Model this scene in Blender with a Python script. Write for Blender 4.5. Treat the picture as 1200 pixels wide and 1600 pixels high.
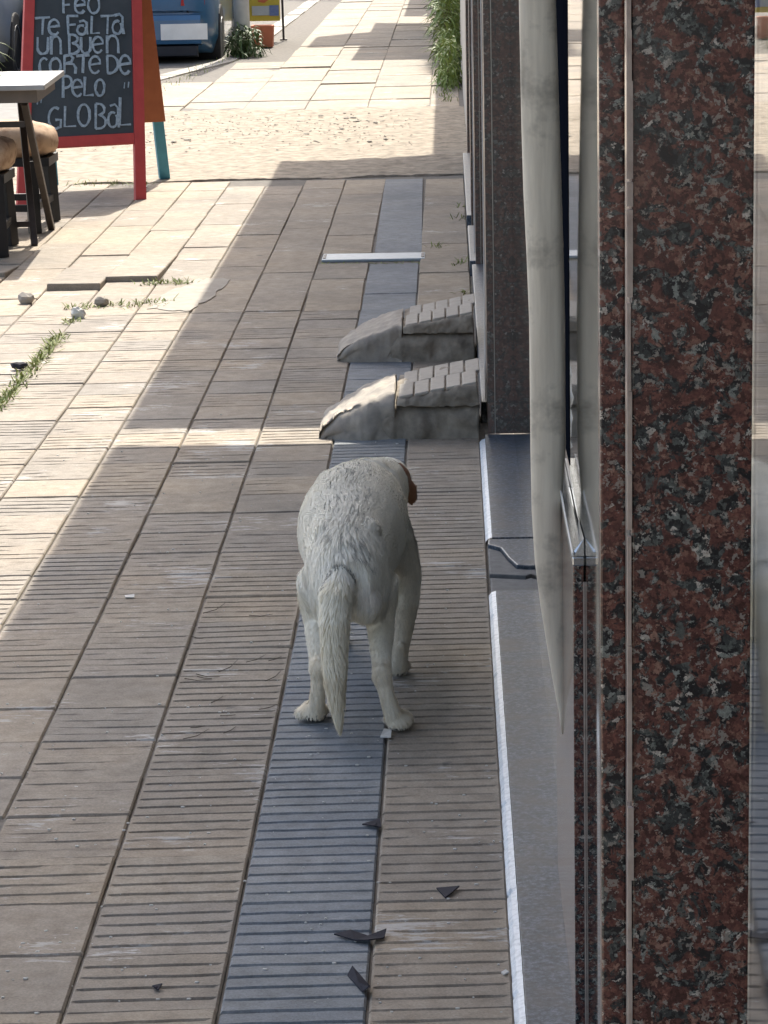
import bpy, bmesh, math, random
import numpy as np
from mathutils import Vector, Matrix, noise, kdtree
random.seed(7); np.random.seed(7)
for o in list(bpy.data.objects): bpy.data.objects.remove(o)
SC = bpy.context.scene; COL = SC.collection
R = math.radians

# ------------------------------------------------------------------ camera
FPX, CAMH = 4550.0, 1.45
def _n(v): return v.normalized()
Yc = _n(Vector((97, 980, 4550)))
Dn = Vector((410, -21125, 4550)); Dn = Dn - Yc * Dn.dot(Yc); Zc = -_n(Dn)
Xc = Zc.cross(Yc)
if Xc.x < 0: Xc = -Xc
M3 = Matrix((Xc, Yc, Zc))                    # (right, up, forward) -> world
def ray(x, y): return M3 @ Vector((x - 600, 800 - y, FPX))
def at(x, y, Y):
    r = ray(x, y); return r * (Y / r.y) + Vector((0, 0, CAMH))
def ground(x, y, z=0.0):
    r = ray(x, y); return r * ((z - CAMH) / r.z) + Vector((0, 0, CAMH))
cam = bpy.data.cameras.new('camera'); co = bpy.data.objects.new('camera', cam); COL.objects.link(co)
rt, up, fw = (M3 @ Vector(a) for a in ((1, 0, 0), (0, 1, 0), (0, 0, 1)))
co.matrix_world = Matrix(((rt.x, up.x, -fw.x, 0), (rt.y, up.y, -fw.y, 0), (rt.z, up.z, -fw.z, CAMH), (0, 0, 0, 1)))
cam.sensor_fit = 'VERTICAL'; cam.sensor_height = 24.0; cam.lens = FPX / 1600 * 24.0
cam.clip_start = 0.05; cam.clip_end = 400
SC.camera = co
SC.render.resolution_x, SC.render.resolution_y = 768, 1024

# ------------------------------------------------------------------ sky, sun, exposure
SUN_EL, SUN_AZ = R(47), R(4)                 # azimuth from +Y towards +X
w = bpy.data.worlds.new('World'); SC.world = w; w.use_nodes = True
nt = w.node_tree; bg = nt.nodes['Background']
sky = nt.nodes.new('ShaderNodeTexSky'); sky.sky_type = 'NISHITA'; sky.sun_disc = False
sky.sun_elevation = SUN_EL; sky.sun_rotation = SUN_AZ; sky.dust_density = 4.0; sky.air_density = 1.0; sky.ozone_density = 0.6
hs = nt.nodes.new('ShaderNodeHueSaturation'); hs.inputs['Saturation'].default_value = 0.85
nt.links.new(sky.outputs[0], hs.inputs['Color']); nt.links.new(hs.outputs[0], bg.inputs[0]); bg.inputs[1].default_value = 0.125
sl = bpy.data.lights.new('sun', 'SUN'); sl.energy = 2.85; sl.angle = R(0.32); sl.color = (1.0, 0.94, 0.83)
so = bpy.data.objects.new('sun', sl); COL.objects.link(so)
sd = Vector((math.sin(SUN_AZ) * math.cos(SUN_EL), math.cos(SUN_AZ) * math.cos(SUN_EL), math.sin(SUN_EL)))
so.rotation_euler = sd.to_track_quat('Z', 'Y').to_euler(); so.location = sd * 30
vs = SC.view_settings; vs.view_transform = 'Standard'; vs.look = 'None'; vs.gamma = 1; vs.exposure = 1.42
try: vs.use_curve_mapping = False
except Exception: pass

# ------------------------------------------------------------------ materials
MATS = {}
def nodes(name):
    m = bpy.data.materials.new(name); m.use_nodes = True; t = m.node_tree
    return m, t, t.nodes['Principled BSDF'], t.nodes, t.links
def ramp(N, L, src, stops, interp='LINEAR'):
    r = N.new('ShaderNodeValToRGB'); e = r.color_ramp; e.interpolation = interp
    while len(e.elements) > 1: e.elements.remove(e.elements[-1])
    e.elements[0].position = stops[0][0]; e.elements[0].color = (*stops[0][1], 1)
    for p, c in stops[1:]:
        q = e.elements.new(p); q.color = (*c, 1)
    L.new(src, r.inputs[0]); return r
def nz(N, L, vec, scale, detail=4, rough=0.55, dist=0.0):
    n = N.new('ShaderNodeTexNoise'); n.inputs['Scale'].default_value = scale; n.inputs['Detail'].default_value = detail
    n.inputs['Roughness'].default_value = rough; n.inputs['Distortion'].default_value = dist
    L.new(vec, n.inputs['Vector']); return n
def mixc(N, L, fac, a, b, mode='MIX'):
    m = N.new('ShaderNodeMix'); m.data_type = 'RGBA'; m.blend_type = mode
    for s, v in ((0, fac), (6, a), (7, b)):
        if hasattr(v, 'is_output'): L.new(v, m.inputs[s])
        elif s == 0: m.inputs[0].default_value = v
        else: m.inputs[s].default_value = (*v, 1)
    return m.outputs[2]
def bumpn(N, L, P, h, strength, dist=0.002):
    b = N.new('ShaderNodeBump'); b.inputs['Strength'].default_value = strength; b.inputs['Distance'].default_value = dist
    L.new(h, b.inputs['Height']); L.new(b.outputs[0], P.inputs['Normal'])
def pm(name, c1, c2=None, scale=20, rough=0.6, metal=0.0, bump=0.0, spec=0.5, bscale=None, tint=0.0, coat=0.0, mid=0.5, width=0.25):
    m, t, P, N, L = nodes(name)
    c2 = c2 or tuple(v * 0.8 for v in c1)
    geo = N.new('ShaderNodeNewGeometry'); v = geo.outputs['Position']
    n1 = nz(N, L, v, scale, 5, 0.6)
    r = ramp(N, L, n1.outputs['Fac'], [(mid - width, c2), (mid + width, c1)])
    out = r.outputs[0]
    if tint:
        oi = N.new('ShaderNodeObjectInfo')
        rr = ramp(N, L, oi.outputs['Random'], [(0, (1 - tint,) * 3), (1, (1 + tint,) * 3)])
        out = mixc(N, L, 1.0, out, rr.outputs[0], 'MULTIPLY')
    L.new(out, P.inputs['Base Color'])
    P.inputs['Roughness'].default_value = rough; P.inputs['Metallic'].default_value = metal
    P.inputs['Specular IOR Level'].default_value = spec; P.inputs['Coat Weight'].default_value = coat
    if bump:
        n2 = nz(N, L, v, bscale or scale * 3, 6, 0.65); bumpn(N, L, P, n2.outputs['Fac'], bump)
    MATS[name] = m; return m

def tile_mat(name, c1, c2, c3, scuff, sc_amt=0.66):
    m, t, P, N, L = nodes(name)
    v = N.new('ShaderNodeNewGeometry').outputs['Position']
    a = nz(N, L, v, 3.2, 4, 0.6); b = nz(N, L, v, 240, 3, 0.7); c = nz(N, L, v, 22, 6, 0.7)
    base = ramp(N, L, a.outputs['Fac'], [(0.3, c2), (0.52, c1), (0.7, c3)]).outputs[0]
    oi = N.new('ShaderNodeObjectInfo')
    tr = ramp(N, L, oi.outputs['Random'], [(0, (0.90, 0.91, 0.92)), (0.5, (1, 0.99, 0.98)), (1, (1.08, 1.05, 0.99))]).outputs[0]
    base = mixc(N, L, 1.0, base, tr, 'MULTIPLY')
    sp = ramp(N, L, b.outputs['Fac'], [(0.3, (0.80, 0.80, 0.80)), (0.7, (1.16, 1.16, 1.16))]).outputs[0]
    base = mixc(N, L, 1.0, base, sp, 'MULTIPLY')
    st = ramp(N, L, c.outputs['Fac'], [(0.32, (0.80, 0.78, 0.76)), (0.6, (1.08, 1.08, 1.08))]).outputs[0]
    base = mixc(N, L, 1.0, base, st, 'MULTIPLY')
    # pale scuffed patches, streaked along the grooves
    mp = N.new('ShaderNodeMapping'); mp.inputs['Scale'].default_value = (14, 60, 14); L.new(v, mp.inputs['Vector'])
    s = nz(N, L, mp.outputs[0], 1.0, 6, 0.75)
    big = nz(N, L, v, 4.0, 2, 0.5)
    mm = N.new('ShaderNodeMath'); mm.operation = 'MULTIPLY'; L.new(s.outputs['Fac'], mm.inputs[0]); L.new(big.outputs['Fac'], mm.inputs[1])
    sf = ramp(N, L, mm.outputs[0], [(sc_amt * 0.5, (0, 0, 0)), (sc_amt * 0.5 + 0.05, (1, 1, 1))]).outputs[0]
    base = mixc(N, L, sf, base, scuff)
    e_ = nz(N, L, v, 1.7, 5, 0.7); base = mixc(N, L, 1.0, base, ramp(N, L, e_.outputs['Fac'], [(0.35, (0.82, 0.82, 0.83)), (0.6, (1.06, 1.05, 1.04))]).outputs[0], 'MULTIPLY')
    # dark gum / oil spots
    d = nz(N, L, v, 16, 2, 0.5); df = ramp(N, L, d.outputs['Fac'], [(0.72, (0, 0, 0)), (0.75, (0.5,) * 3)]).outputs[0]
    base = mixc(N, L, df, base, (0.09, 0.085, 0.08))
    L.new(base, P.inputs['Base Color']); P.inputs['Roughness'].default_value = 0.82; P.inputs['Specular IOR Level'].default_value = 0.35
    h = nz(N, L, v, 160, 5, 0.7); bumpn(N, L, P, h.outputs['Fac'], 0.5, 0.002)
    MATS[name] = m; return m
tile_mat('tan_tile', (0.318, 0.279, 0.230), (0.268, 0.240, 0.205), (0.35, 0.298, 0.236), (0.47, 0.45, 0.42))
tile_mat('tan_flat', (0.328, 0.285, 0.231), (0.272, 0.242, 0.203), (0.36, 0.304, 0.236), (0.58, 0.55, 0.5), 0.72)
tile_mat('blue_tile', (0.225, 0.248, 0.272), (0.19, 0.212, 0.236), (0.245, 0.262, 0.28), (0.40, 0.42, 0.44), 0.76)
tile_mat('grey_tile', (0.30, 0.27, 0.232), (0.26, 0.237, 0.208), (0.32, 0.285, 0.24), (0.5, 0.49, 0.47), 0.70)

def granite(name, dark=1.0, scale=1.0, rough=0.12, desat=0.0):
    m, t, P, N, L = nodes(name)
    v = N.new('ShaderNodeNewGeometry').outputs['Position']
    d = nz(N, L, v, 90 * scale, 5, 0.7)
    add = N.new('ShaderNodeVectorMath'); add.operation = 'MULTIPLY_ADD'; add.inputs[1].default_value = (0.022, 0.022, 0.022)
    L.new(d.outputs['Color'], add.inputs[0]); L.new(v, add.inputs[2])
    vo = N.new('ShaderNodeTexVoronoi'); vo.inputs['Scale'].default_value = 330 * scale; L.new(add.outputs[0], vo.inputs['Vector'])
    sep = N.new('ShaderNodeSeparateColor'); L.new(vo.outputs['Color'], sep.inputs[0])
    big = nz(N, L, v, 85 * scale, 5, 0.65, 0.6)
    k = dark
    reds = ramp(N, L, sep.outputs[0], [(0.0, (0.045*k, 0.017*k, 0.014*k)), (0.3, (0.085*k, 0.033*k, 0.026*k)), (0.6, (0.122*k, 0.050*k, 0.038*k)), (0.85, (0.155*k, 0.078*k, 0.058*k)), (0.95, (0.21*k, 0.12*k, 0.09*k))], 'CONSTANT').outputs[0]
    grey = ramp(N, L, sep.outputs[1], [(0.0, (0.007*k, 0.009*k, 0.011*k)), (0.42, (0.025*k, 0.032*k, 0.032*k)), (0.66, (0.07*k, 0.08*k, 0.075*k)), (0.86, (0.17*k, 0.185*k, 0.17*k)), (0.95, (0.36*k, 0.33*k, 0.29*k))], 'CONSTANT').outputs[0]
    f = ramp(N, L, big.outputs['Fac'], [(0.465, (0, 0, 0)), (0.50, (1, 1, 1))]).outputs[0]
    base = mixc(N, L, f, grey, reds)
    fine = nz(N, L, v, 700 * scale, 3, 0.7)
    ff = ramp(N, L, fine.outputs['Fac'], [(0.3, (0.55,) * 3), (0.7, (1.4,) * 3)]).outputs[0]
    base = mixc(N, L, 1.0, base, ff, 'MULTIPLY')
    fl = N.new('ShaderNodeTexVoronoi'); fl.inputs['Scale'].default_value = 420 * scale; L.new(add.outputs[0], fl.inputs['Vector'])
    fs = N.new('ShaderNodeSeparateColor'); L.new(fl.outputs['Color'], fs.inputs[0])
    fk = ramp(N, L, fs.outputs[2], [(0.0, (0, 0, 0)), (0.93, (0.75,) * 3)], 'CONSTANT').outputs[0]
    base = mixc(N, L, fk, base, (0.34, 0.31, 0.27))
    if desat: base = mixc(N, L, desat, base, (0.125, 0.107, 0.09))
    base = mixc(N, L, 0.16, base, (0.075, 0.05, 0.045))
    L.new(base, P.inputs['Base Color']); P.inputs['Roughness'].default_value = rough; P.inputs['Specular IOR Level'].default_value = 0.5
    MATS[name] = m; return m
granite('red_granite', 1.4, 0.92, 0.12); granite('dark_granite', 2.2, 0.45, 0.3, 0.66)

def slab_mat():
    m, t, P, N, L = nodes('sill_granite')
    v = N.new('ShaderNodeNewGeometry').outputs['Position']
    a = nz(N, L, v, 110, 6, 0.8); b = nz(N, L, v, 14, 4, 0.6); c = nz(N, L, v, 420, 2, 0.6)
    base = ramp(N, L, a.outputs['Fac'], [(0.36, (0.015, 0.024, 0.038)), (0.5, (0.048, 0.070, 0.10)), (0.64, (0.17, 0.20, 0.245))]).outputs[0]
    warm = ramp(N, L, b.outputs['Fac'], [(0.46, (0, 0, 0)), (0.70, (0.75,) * 3)]).outputs[0]
    base = mixc(N, L, warm, base, (0.085, 0.078, 0.078))
    L.new(base, P.inputs['Base Color'])
    P.inputs['Roughness'].default_value = 0.36; P.inputs['Specular IOR Level'].default_value = 0.42
    bumpn(N, L, P, c.outputs['Fac'], 0.12, 0.001); MATS['sill_granite'] = m
slab_mat()
pm('sky_glint_edge', (0.74, 0.78, 0.82), (0.46, 0.50, 0.54), 90, 0.35, bump=0.5, mid=0.42, width=0.14)  # blue-white colour stands in for sky reflected along the chipped edge
pm('broken_sill', (0.15, 0.155, 0.16), (0.075, 0.08, 0.085), 45, 0.7, bump=0.6)
pm('dirt', (0.44, 0.39, 0.32), (0.30, 0.265, 0.215), 5, 0.95, bump=0.9, bscale=50)
pm('mortar', (0.20, 0.18, 0.155), (0.10, 0.093, 0.083), 30, 0.95, bump=0.6)
pm('asphalt', (0.25, 0.24, 0.225), (0.17, 0.165, 0.155), 8, 0.9, bump=0.7)
pm('kerb_concrete', (0.42, 0.39, 0.34), (0.30, 0.28, 0.25), 12, 0.9, bump=0.7)
pm('rubble_concrete', (0.42, 0.355, 0.275), (0.17, 0.145, 0.11), 13, 0.95, bump=1.0, bscale=38, width=0.2)
pm('ramp_concrete', (0.38, 0.33, 0.265), (0.19, 0.163, 0.13), 19, 0.92, bump=1.0, bscale=90, width=0.17)
pm('ramp_smooth', (0.44, 0.385, 0.315), (0.27, 0.245, 0.215), 24, 0.88, bump=0.8, width=0.2, bscale=60)
pm('ramp_tile', (0.43, 0.39, 0.335), (0.33, 0.298, 0.252), 40, 0.8, bump=0.3, tint=0.08)
pm('pink_paint', (0.52, 0.30, 0.26), (0.45, 0.36, 0.31), 30, 0.8, bump=0.4)
pm('white_concrete', (0.42, 0.38, 0.32), (0.29, 0.26, 0.22), 14, 0.9, bump=0.7)
def rail_mat():
    m, t, P, N, L = nodes('cream_rail')
    v = N.new('ShaderNodeNewGeometry').outputs['Position']
    mp = N.new('ShaderNodeMapping'); mp.inputs['Scale'].default_value = (60, 60, 5); L.new(v, mp.inputs['Vector'])
    a = nz(N, L, mp.outputs[0], 1.0, 5, 0.6); b = nz(N, L, v, 9, 5, 0.7)
    base = ramp(N, L, a.outputs['Fac'], [(0.3, (0.52, 0.47, 0.39)), (0.65, (0.74, 0.68, 0.57))]).outputs[0]
    gf = ramp(N, L, b.outputs['Fac'], [(0.52, (0, 0, 0)), (0.70, (0.7,) * 3)]).outputs[0]
    base = mixc(N, L, gf, base, (0.16, 0.145, 0.125))
    L.new(base, P.inputs['Base Color']); P.inputs['Roughness'].default_value = 0.38; P.inputs['Metallic'].default_value = 0.15
    MATS['cream_rail'] = m
rail_mat()
pm('aluminium', (0.55, 0.53, 0.49), (0.38, 0.36, 0.33), 60, 0.32, metal=0.7, bump=0.15)
pm('satin_strip', (0.36, 0.34, 0.31), (0.22, 0.21, 0.195), 50, 0.22, metal=0.35, bump=0.1)
pm('steel_cap', (0.62, 0.65, 0.68), (0.40, 0.42, 0.44), 55, 0.18, metal=0.9, bump=0.1)
pm('silicone', (0.66, 0.64, 0.58), (0.5, 0.48, 0.43), 40, 0.4)
pm('grout', (0.52, 0.44, 0.38), (0.34, 0.26, 0.22), 90, 0.8, bump=0.4)
pm('black_frame', (0.006, 0.008, 0.013), (0.004, 0.005, 0.009), 20, 1.0, spec=0.0)
pm('plaster', (0.55, 0.52, 0.47), (0.44, 0.41, 0.37), 4, 0.9, bump=0.4)
pm('interior', (0.10, 0.095, 0.09), (0.07, 0.066, 0.06), 4, 0.9)
pm('canopy_paint', (0.62, 0.60, 0.56), (0.5, 0.48, 0.45), 5, 0.8, bump=0.2)
pm('drain_metal', (0.40, 0.46, 0.51), (0.30, 0.35, 0.39), 50, 0.5, metal=0.2, bump=0.15)
pm('red_paint', (0.62, 0.085, 0.075), (0.50, 0.065, 0.06), 18, 0.55, bump=0.15)
pm('blue_paint', (0.07, 0.31, 0.42), (0.05, 0.23, 0.33), 18, 0.55, bump=0.15)
pm('orange_wood', (0.42, 0.13, 0.045), (0.33, 0.095, 0.035), 14, 0.6, bump=0.2)
pm('slate', (0.045, 0.060, 0.068), (0.075, 0.09, 0.098), 9, 0.75, bump=0.1)
def chalk_mat():
    m, t, P, N, L = nodes('chalk'); v = N.new('ShaderNodeNewGeometry').outputs['Position']
    a = nz(N, L, v, 70, 4, 0.7)
    L.new(ramp(N, L, a.outputs['Fac'], [(0.3, (0.22, 0.29, 0.34)), (0.7, (0.48, 0.58, 0.64))]).outputs[0], P.inputs['Base Color'])
    P.inputs['Roughness'].default_value = 0.95; MATS['chalk'] = m
chalk_mat()
pm('table_metal', (0.36, 0.365, 0.37), (0.24, 0.245, 0.25), 6, 0.3, metal=0.35, bump=0.1)
pm('table_under', (0.16, 0.125, 0.10), (0.11, 0.09, 0.075), 12, 0.5, metal=0.2)
pm('dark_steel', (0.075, 0.06, 0.055), (0.045, 0.038, 0.035), 25, 0.42, metal=0.4)
pm('black_wood', (0.018, 0.021, 0.026), (0.012, 0.013, 0.016), 20, 0.5)
pm('cushion', (0.56, 0.40, 0.27), (0.30, 0.17, 0.10), 16, 0.9, bump=0.3, mid=0.42, width=0.12)
pm('leaf', (0.27, 0.34, 0.07), (0.08, 0.15, 0.03), 22, 0.55, tint=0.2)
pm('leaf_dark', (0.14, 0.21, 0.06), (0.05, 0.10, 0.03), 20, 0.55, tint=0.2)
pm('stem', (0.14, 0.13, 0.07), (0.08, 0.07, 0.04), 20, 0.8)
pm('grass_blade', (0.30, 0.30, 0.09), (0.10, 0.17, 0.03), 60, 0.7)
pm('blue_car', (0.03, 0.115, 0.23), (0.022, 0.09, 0.19), 6, 0.3, coat=0.6)
pm('silver_car', (0.34, 0.36, 0.38), (0.28, 0.30, 0.32), 6, 0.32, metal=0.5, coat=0.5)
pm('tyre', (0.02, 0.02, 0.022), (0.012, 0.012, 0.013), 30, 0.8)
pm('rim', (0.45, 0.46, 0.47), (0.3, 0.3, 0.31), 20, 0.35, metal=0.8)
pm('car_glass', (0.02, 0.025, 0.03), (0.015, 0.02, 0.025), 5, 0.05)
pm('bumper_black', (0.02, 0.024, 0.035), (0.014, 0.016, 0.024), 12, 0.5)
pm('plate_white', (0.78, 0.78, 0.76), (0.66, 0.66, 0.64), 12, 0.35)
pm('tail_red', (0.35, 0.02, 0.02), (0.28, 0.015, 0.015), 10, 0.2)
pm('yellow_sign', (0.66, 0.52, 0.06), (0.56, 0.43, 0.05), 8, 0.6)
pm('sign_pale', (0.55, 0.60, 0.58), (0.46, 0.5, 0.5), 20, 0.6)
pm('sign_blue', (0.10, 0.16, 0.36), (0.2, 0.25, 0.4), 30, 0.6)
pm('sign_orange', (0.62, 0.17, 0.06), (0.55, 0.14, 0.05), 20, 0.6)
pm('post_white', (0.62, 0.60, 0.56), (0.44, 0.43, 0.41), 9, 0.8, bump=0.4)
pm('terracotta', (0.52, 0.17, 0.08), (0.42, 0.13, 0.065), 10, 0.75, bump=0.3)
pm('dark_scrap', (0.05, 0.048, 0.06), (0.025, 0.025, 0.032), 40, 0.85, spec=0.2)
pm('white_scrap', (0.7, 0.69, 0.66), (0.55, 0.54, 0.5), 60, 0.8)
pm('stone_bit', (0.42, 0.38, 0.33), (0.27, 0.25, 0.22), 40, 0.9, bump=0.7)
pm('twig', (0.10, 0.08, 0.06), (0.06, 0.05, 0.04), 40, 0.9)
def glass_mat():
    m, t, P, N, L = nodes('glass'); P.inputs['Base Color'].default_value = (0.86, 0.90, 0.88, 1)
    P.inputs['Roughness'].default_value = 0.02; P.inputs['IOR'].default_value = 1.5; P.inputs['Transmission Weight'].default_value = 1.0
    v = N.new('ShaderNodeNewGeometry').outputs['Position']; n = nz(N, L, v, 3.0, 2, 0.5)
    r = ramp(N, L, n.outputs['Fac'], [(0.3, (0.015,) * 3), (0.7, (0.05,) * 3)]).outputs[0]; L.new(r, P.inputs['Roughness']); MATS['glass'] = m
glass_mat()

# ------------------------------------------------------------------ object helpers
def tag(o, label=None, cat=None, group=None, kind=None):
    if label: o['label'] = label
    if cat: o['category'] = cat
    if group: o['group'] = group
    if kind: o['kind'] = kind
    return o
def wloc(o):
    v = Vector((0, 0, 0))
    while o is not None: v = v + o.location; o = o.parent
    return v
def empty(name, loc, label=None, cat=None, group=None):
    o = bpy.data.objects.new(name, None); COL.objects.link(o); o.location = loc; o.empty_display_size = 0.1
    return tag(o, label, cat, group)
class MB:
    """collects geometry in world coordinates"""
    def __init__(s): s.v = []; s.f = []
    def add(s, vs_, fs_):
        k = len(s.v); s.v += [Vector(p) for p in vs_]; s.f += [tuple(i + k for i in f) for f in fs_]; return s
    def box(s, x0, x1, y0, y1, z0, z1):
        return s.add([(x0, y0, z0), (x1, y0, z0), (x1, y1, z0), (x0, y1, z0), (x0, y0, z1), (x1, y0, z1), (x1, y1, z1), (x0, y1, z1)],
                     [(0, 3, 2, 1), (4, 5, 6, 7), (0, 1, 5, 4), (1, 2, 6, 5), (2, 3, 7, 6), (3, 0, 4, 7)])
    def bar(s, a, b, wx, wy, up=(0, 0, 1)):
        a, b = Vector(a), Vector(b); d = (b - a).normalized(); x = d.cross(Vector(up))
        if x.length < 1e-4: x = Vector((1, 0, 0))
        x.normalize(); y = x.cross(d); x = x * wx / 2; y = y * wy / 2
        return s.add([a - x - y, a + x - y, a + x + y, a - x + y, b - x - y, b + x - y, b + x + y, b - x + y],
                     [(0, 3, 2, 1), (4, 5, 6, 7), (0, 1, 5, 4), (1, 2, 6, 5), (2, 3, 7, 6), (3, 0, 4, 7)])
    def tube(s, pts, rad, n=8, sx=1.0, axis=None, cap=True):
        pts = [Vector(p) for p in pts]; m = len(pts)
        if not hasattr(rad, '__len__'): rad = [rad] * m
        vs_ = []; fs_ = []; px = None
        for i, p in enumerate(pts):
            d = (pts[min(i + 1, m - 1)] - pts[max(i - 1, 0)]).normalized()
            if axis is not None: x = Vector(axis) - d * d.dot(Vector(axis))
            elif px is None: x = d.orthogonal()
            else: x = px - d * px.dot(d)
            x.normalize(); px = x; y = d.cross(x)
            for k in range(n):
                a = 2 * math.pi * k / n; vs_.append(p + x * (math.cos(a) * rad[i] * sx) + y * (math.sin(a) * rad[i]))
        for i in range(m - 1):
            for k in range(n):
                fs_.append((i * n + k, i * n + (k + 1) % n, (i + 1) * n + (k + 1) % n, (i + 1) * n + k))
        if cap: fs_.append(tuple(range(n))[::-1]); fs_.append(tuple((m - 1) * n + k for k in range(n)))
        return s.add(vs_, fs_)
    def loft(s, rings, cap=True):
        n = len(rings[0]); vs_ = [p for r in rings for p in r]; fs_ = []
        for i in range(len(rings) - 1):
            for k in range(n): fs_.append((i * n + k, i * n + (k + 1) % n, (i + 1) * n + (k + 1) % n, (i + 1) * n + k))
        if cap: fs_.append(tuple(range(n))[::-1]); fs_.append(tuple((len(rings) - 1) * n + k for k in range(n)))
        return s.add(vs_, fs_)
    def prism(s, poly, z0, z1):
        n = len(poly); vs_ = [(x, y, z0) for x, y in poly] + [(x, y, z1) for x, y in poly]
        return s.add(vs_, [tuple(range(n))[::-1], tuple(range(n, 2 * n))] + [(k, (k + 1) % n, n + (k + 1) % n, n + k) for k in range(n)])
    def ell(s, c, r, nu=14, nv=9, rot=None):
        c = Vector(c); vs_ = []; fs_ = []
        for j in range(nv + 1):
            th = math.pi * j / nv
            for k in range(nu):
                ph = 2 * math.pi * k / nu
                p = Vector((r[0] * math.sin(th) * math.cos(ph), r[1] * math.sin(th) * math.sin(ph), r[2] * math.cos(th)))
                vs_.append(c + (rot @ p if rot else p))
        for j in range(nv):
            for k in range(nu): fs_.append((j * nu + k, (j + 1) * nu + k, (j + 1) * nu + (k + 1) % nu, j * nu + (k + 1) % nu))
        return s.add(vs_, fs_)
    def build(s, name, mat, parent=None, smooth=False, bevel=0.0, seg=2, loc=None):
        org = wloc(parent) if parent else Vector(loc or (0, 0, 0))
        me = bpy.data.meshes.new(name); me.from_pydata([tuple(p - org) for p in s.v], [], s.f)
        bm = bmesh.new(); bm.from_mesh(me); bmesh.ops.recalc_face_normals(bm, faces=bm.faces)
        if bevel:
            bmesh.ops.bevel(bm, geom=[e for e in bm.edges if e.calc_face_angle(0) > 0.5], offset=bevel, segments=seg, affect='EDGES', profile=0.6)
        bm.to_mesh(me); bm.free()
        if smooth:
            me.polygons.foreach_set('use_smooth', [True] * len(me.polygons))
        me.materials.append(MATS[mat]); o = bpy.data.objects.new(name, me); COL.objects.link(o)
        if parent: o.parent = parent
        else: o.location = org
        return o
def B(*a): return MB().box(*a)

# ------------------------------------------------------------------ ground, road, kerb
kerb_line = [(-2.75, -12), (-2.72, 18), (-2.45, 22.6), (-1.98, 25.3), (-1.88, 29.5), (-1.8, 40), (-1.8, 120)]
g = MB().prism([(-2.72, -12), (-2.70, 18), (-2.43, 22.6), (-1.96, 25.3), (-1.86, 29.5), (-1.78, 40), (-1.78, 120), (40, 120), (40, -12)], -0.4, -0.016)
tag(g.build('ground', 'dirt'), kind='structure')
rd = MB().box(-60, 45, -60, 260, -0.5, -0.14); tag(rd.build('road', 'asphalt'), kind='structure')
kb = MB()
for (x0, y0), (x1, y1) in zip(kerb_line[:-1], kerb_line[1:]):
    d = Vector((x1 - x0, y1 - y0, 0)); n = max(1, int(min(d.length, 40) / 0.9)); nn = Vector((d.y, -d.x, 0)).normalized()
    for i in range(n):
        a = Vector((x0, y0, 0)) + d * (i / n) + d.normalized() * 0.006; b = Vector((x0, y0, 0)) + d * ((i + 1) / n) - d.normalized() * 0.006
        o_ = nn * 0.13; z = 0.004 + random.uniform(-.006, .006)
        kb.add([a - nn * .03, b - nn * .03, b + o_, a + o_], []) ; k = len(kb.v) - 4
        kb.v[k:k + 4] = [Vector((p.x, p.y, -0.3)) for p in kb.v[k:k + 4]]
        kb.v += [Vector((p.x, p.y, z)) for p in kb.v[k:k + 4]]
        kb.f += [(k, k + 3, k + 2, k + 1), (k + 4, k + 5, k + 6, k + 7), (k, k + 1, k + 5, k + 4), (k + 1, k + 2, k + 6, k + 5), (k + 2, k + 3, k + 7, k + 6), (k + 3, k, k + 4, k + 7)]
tag(kb.build('kerb', 'kerb_concrete'), kind='structure')

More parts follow.
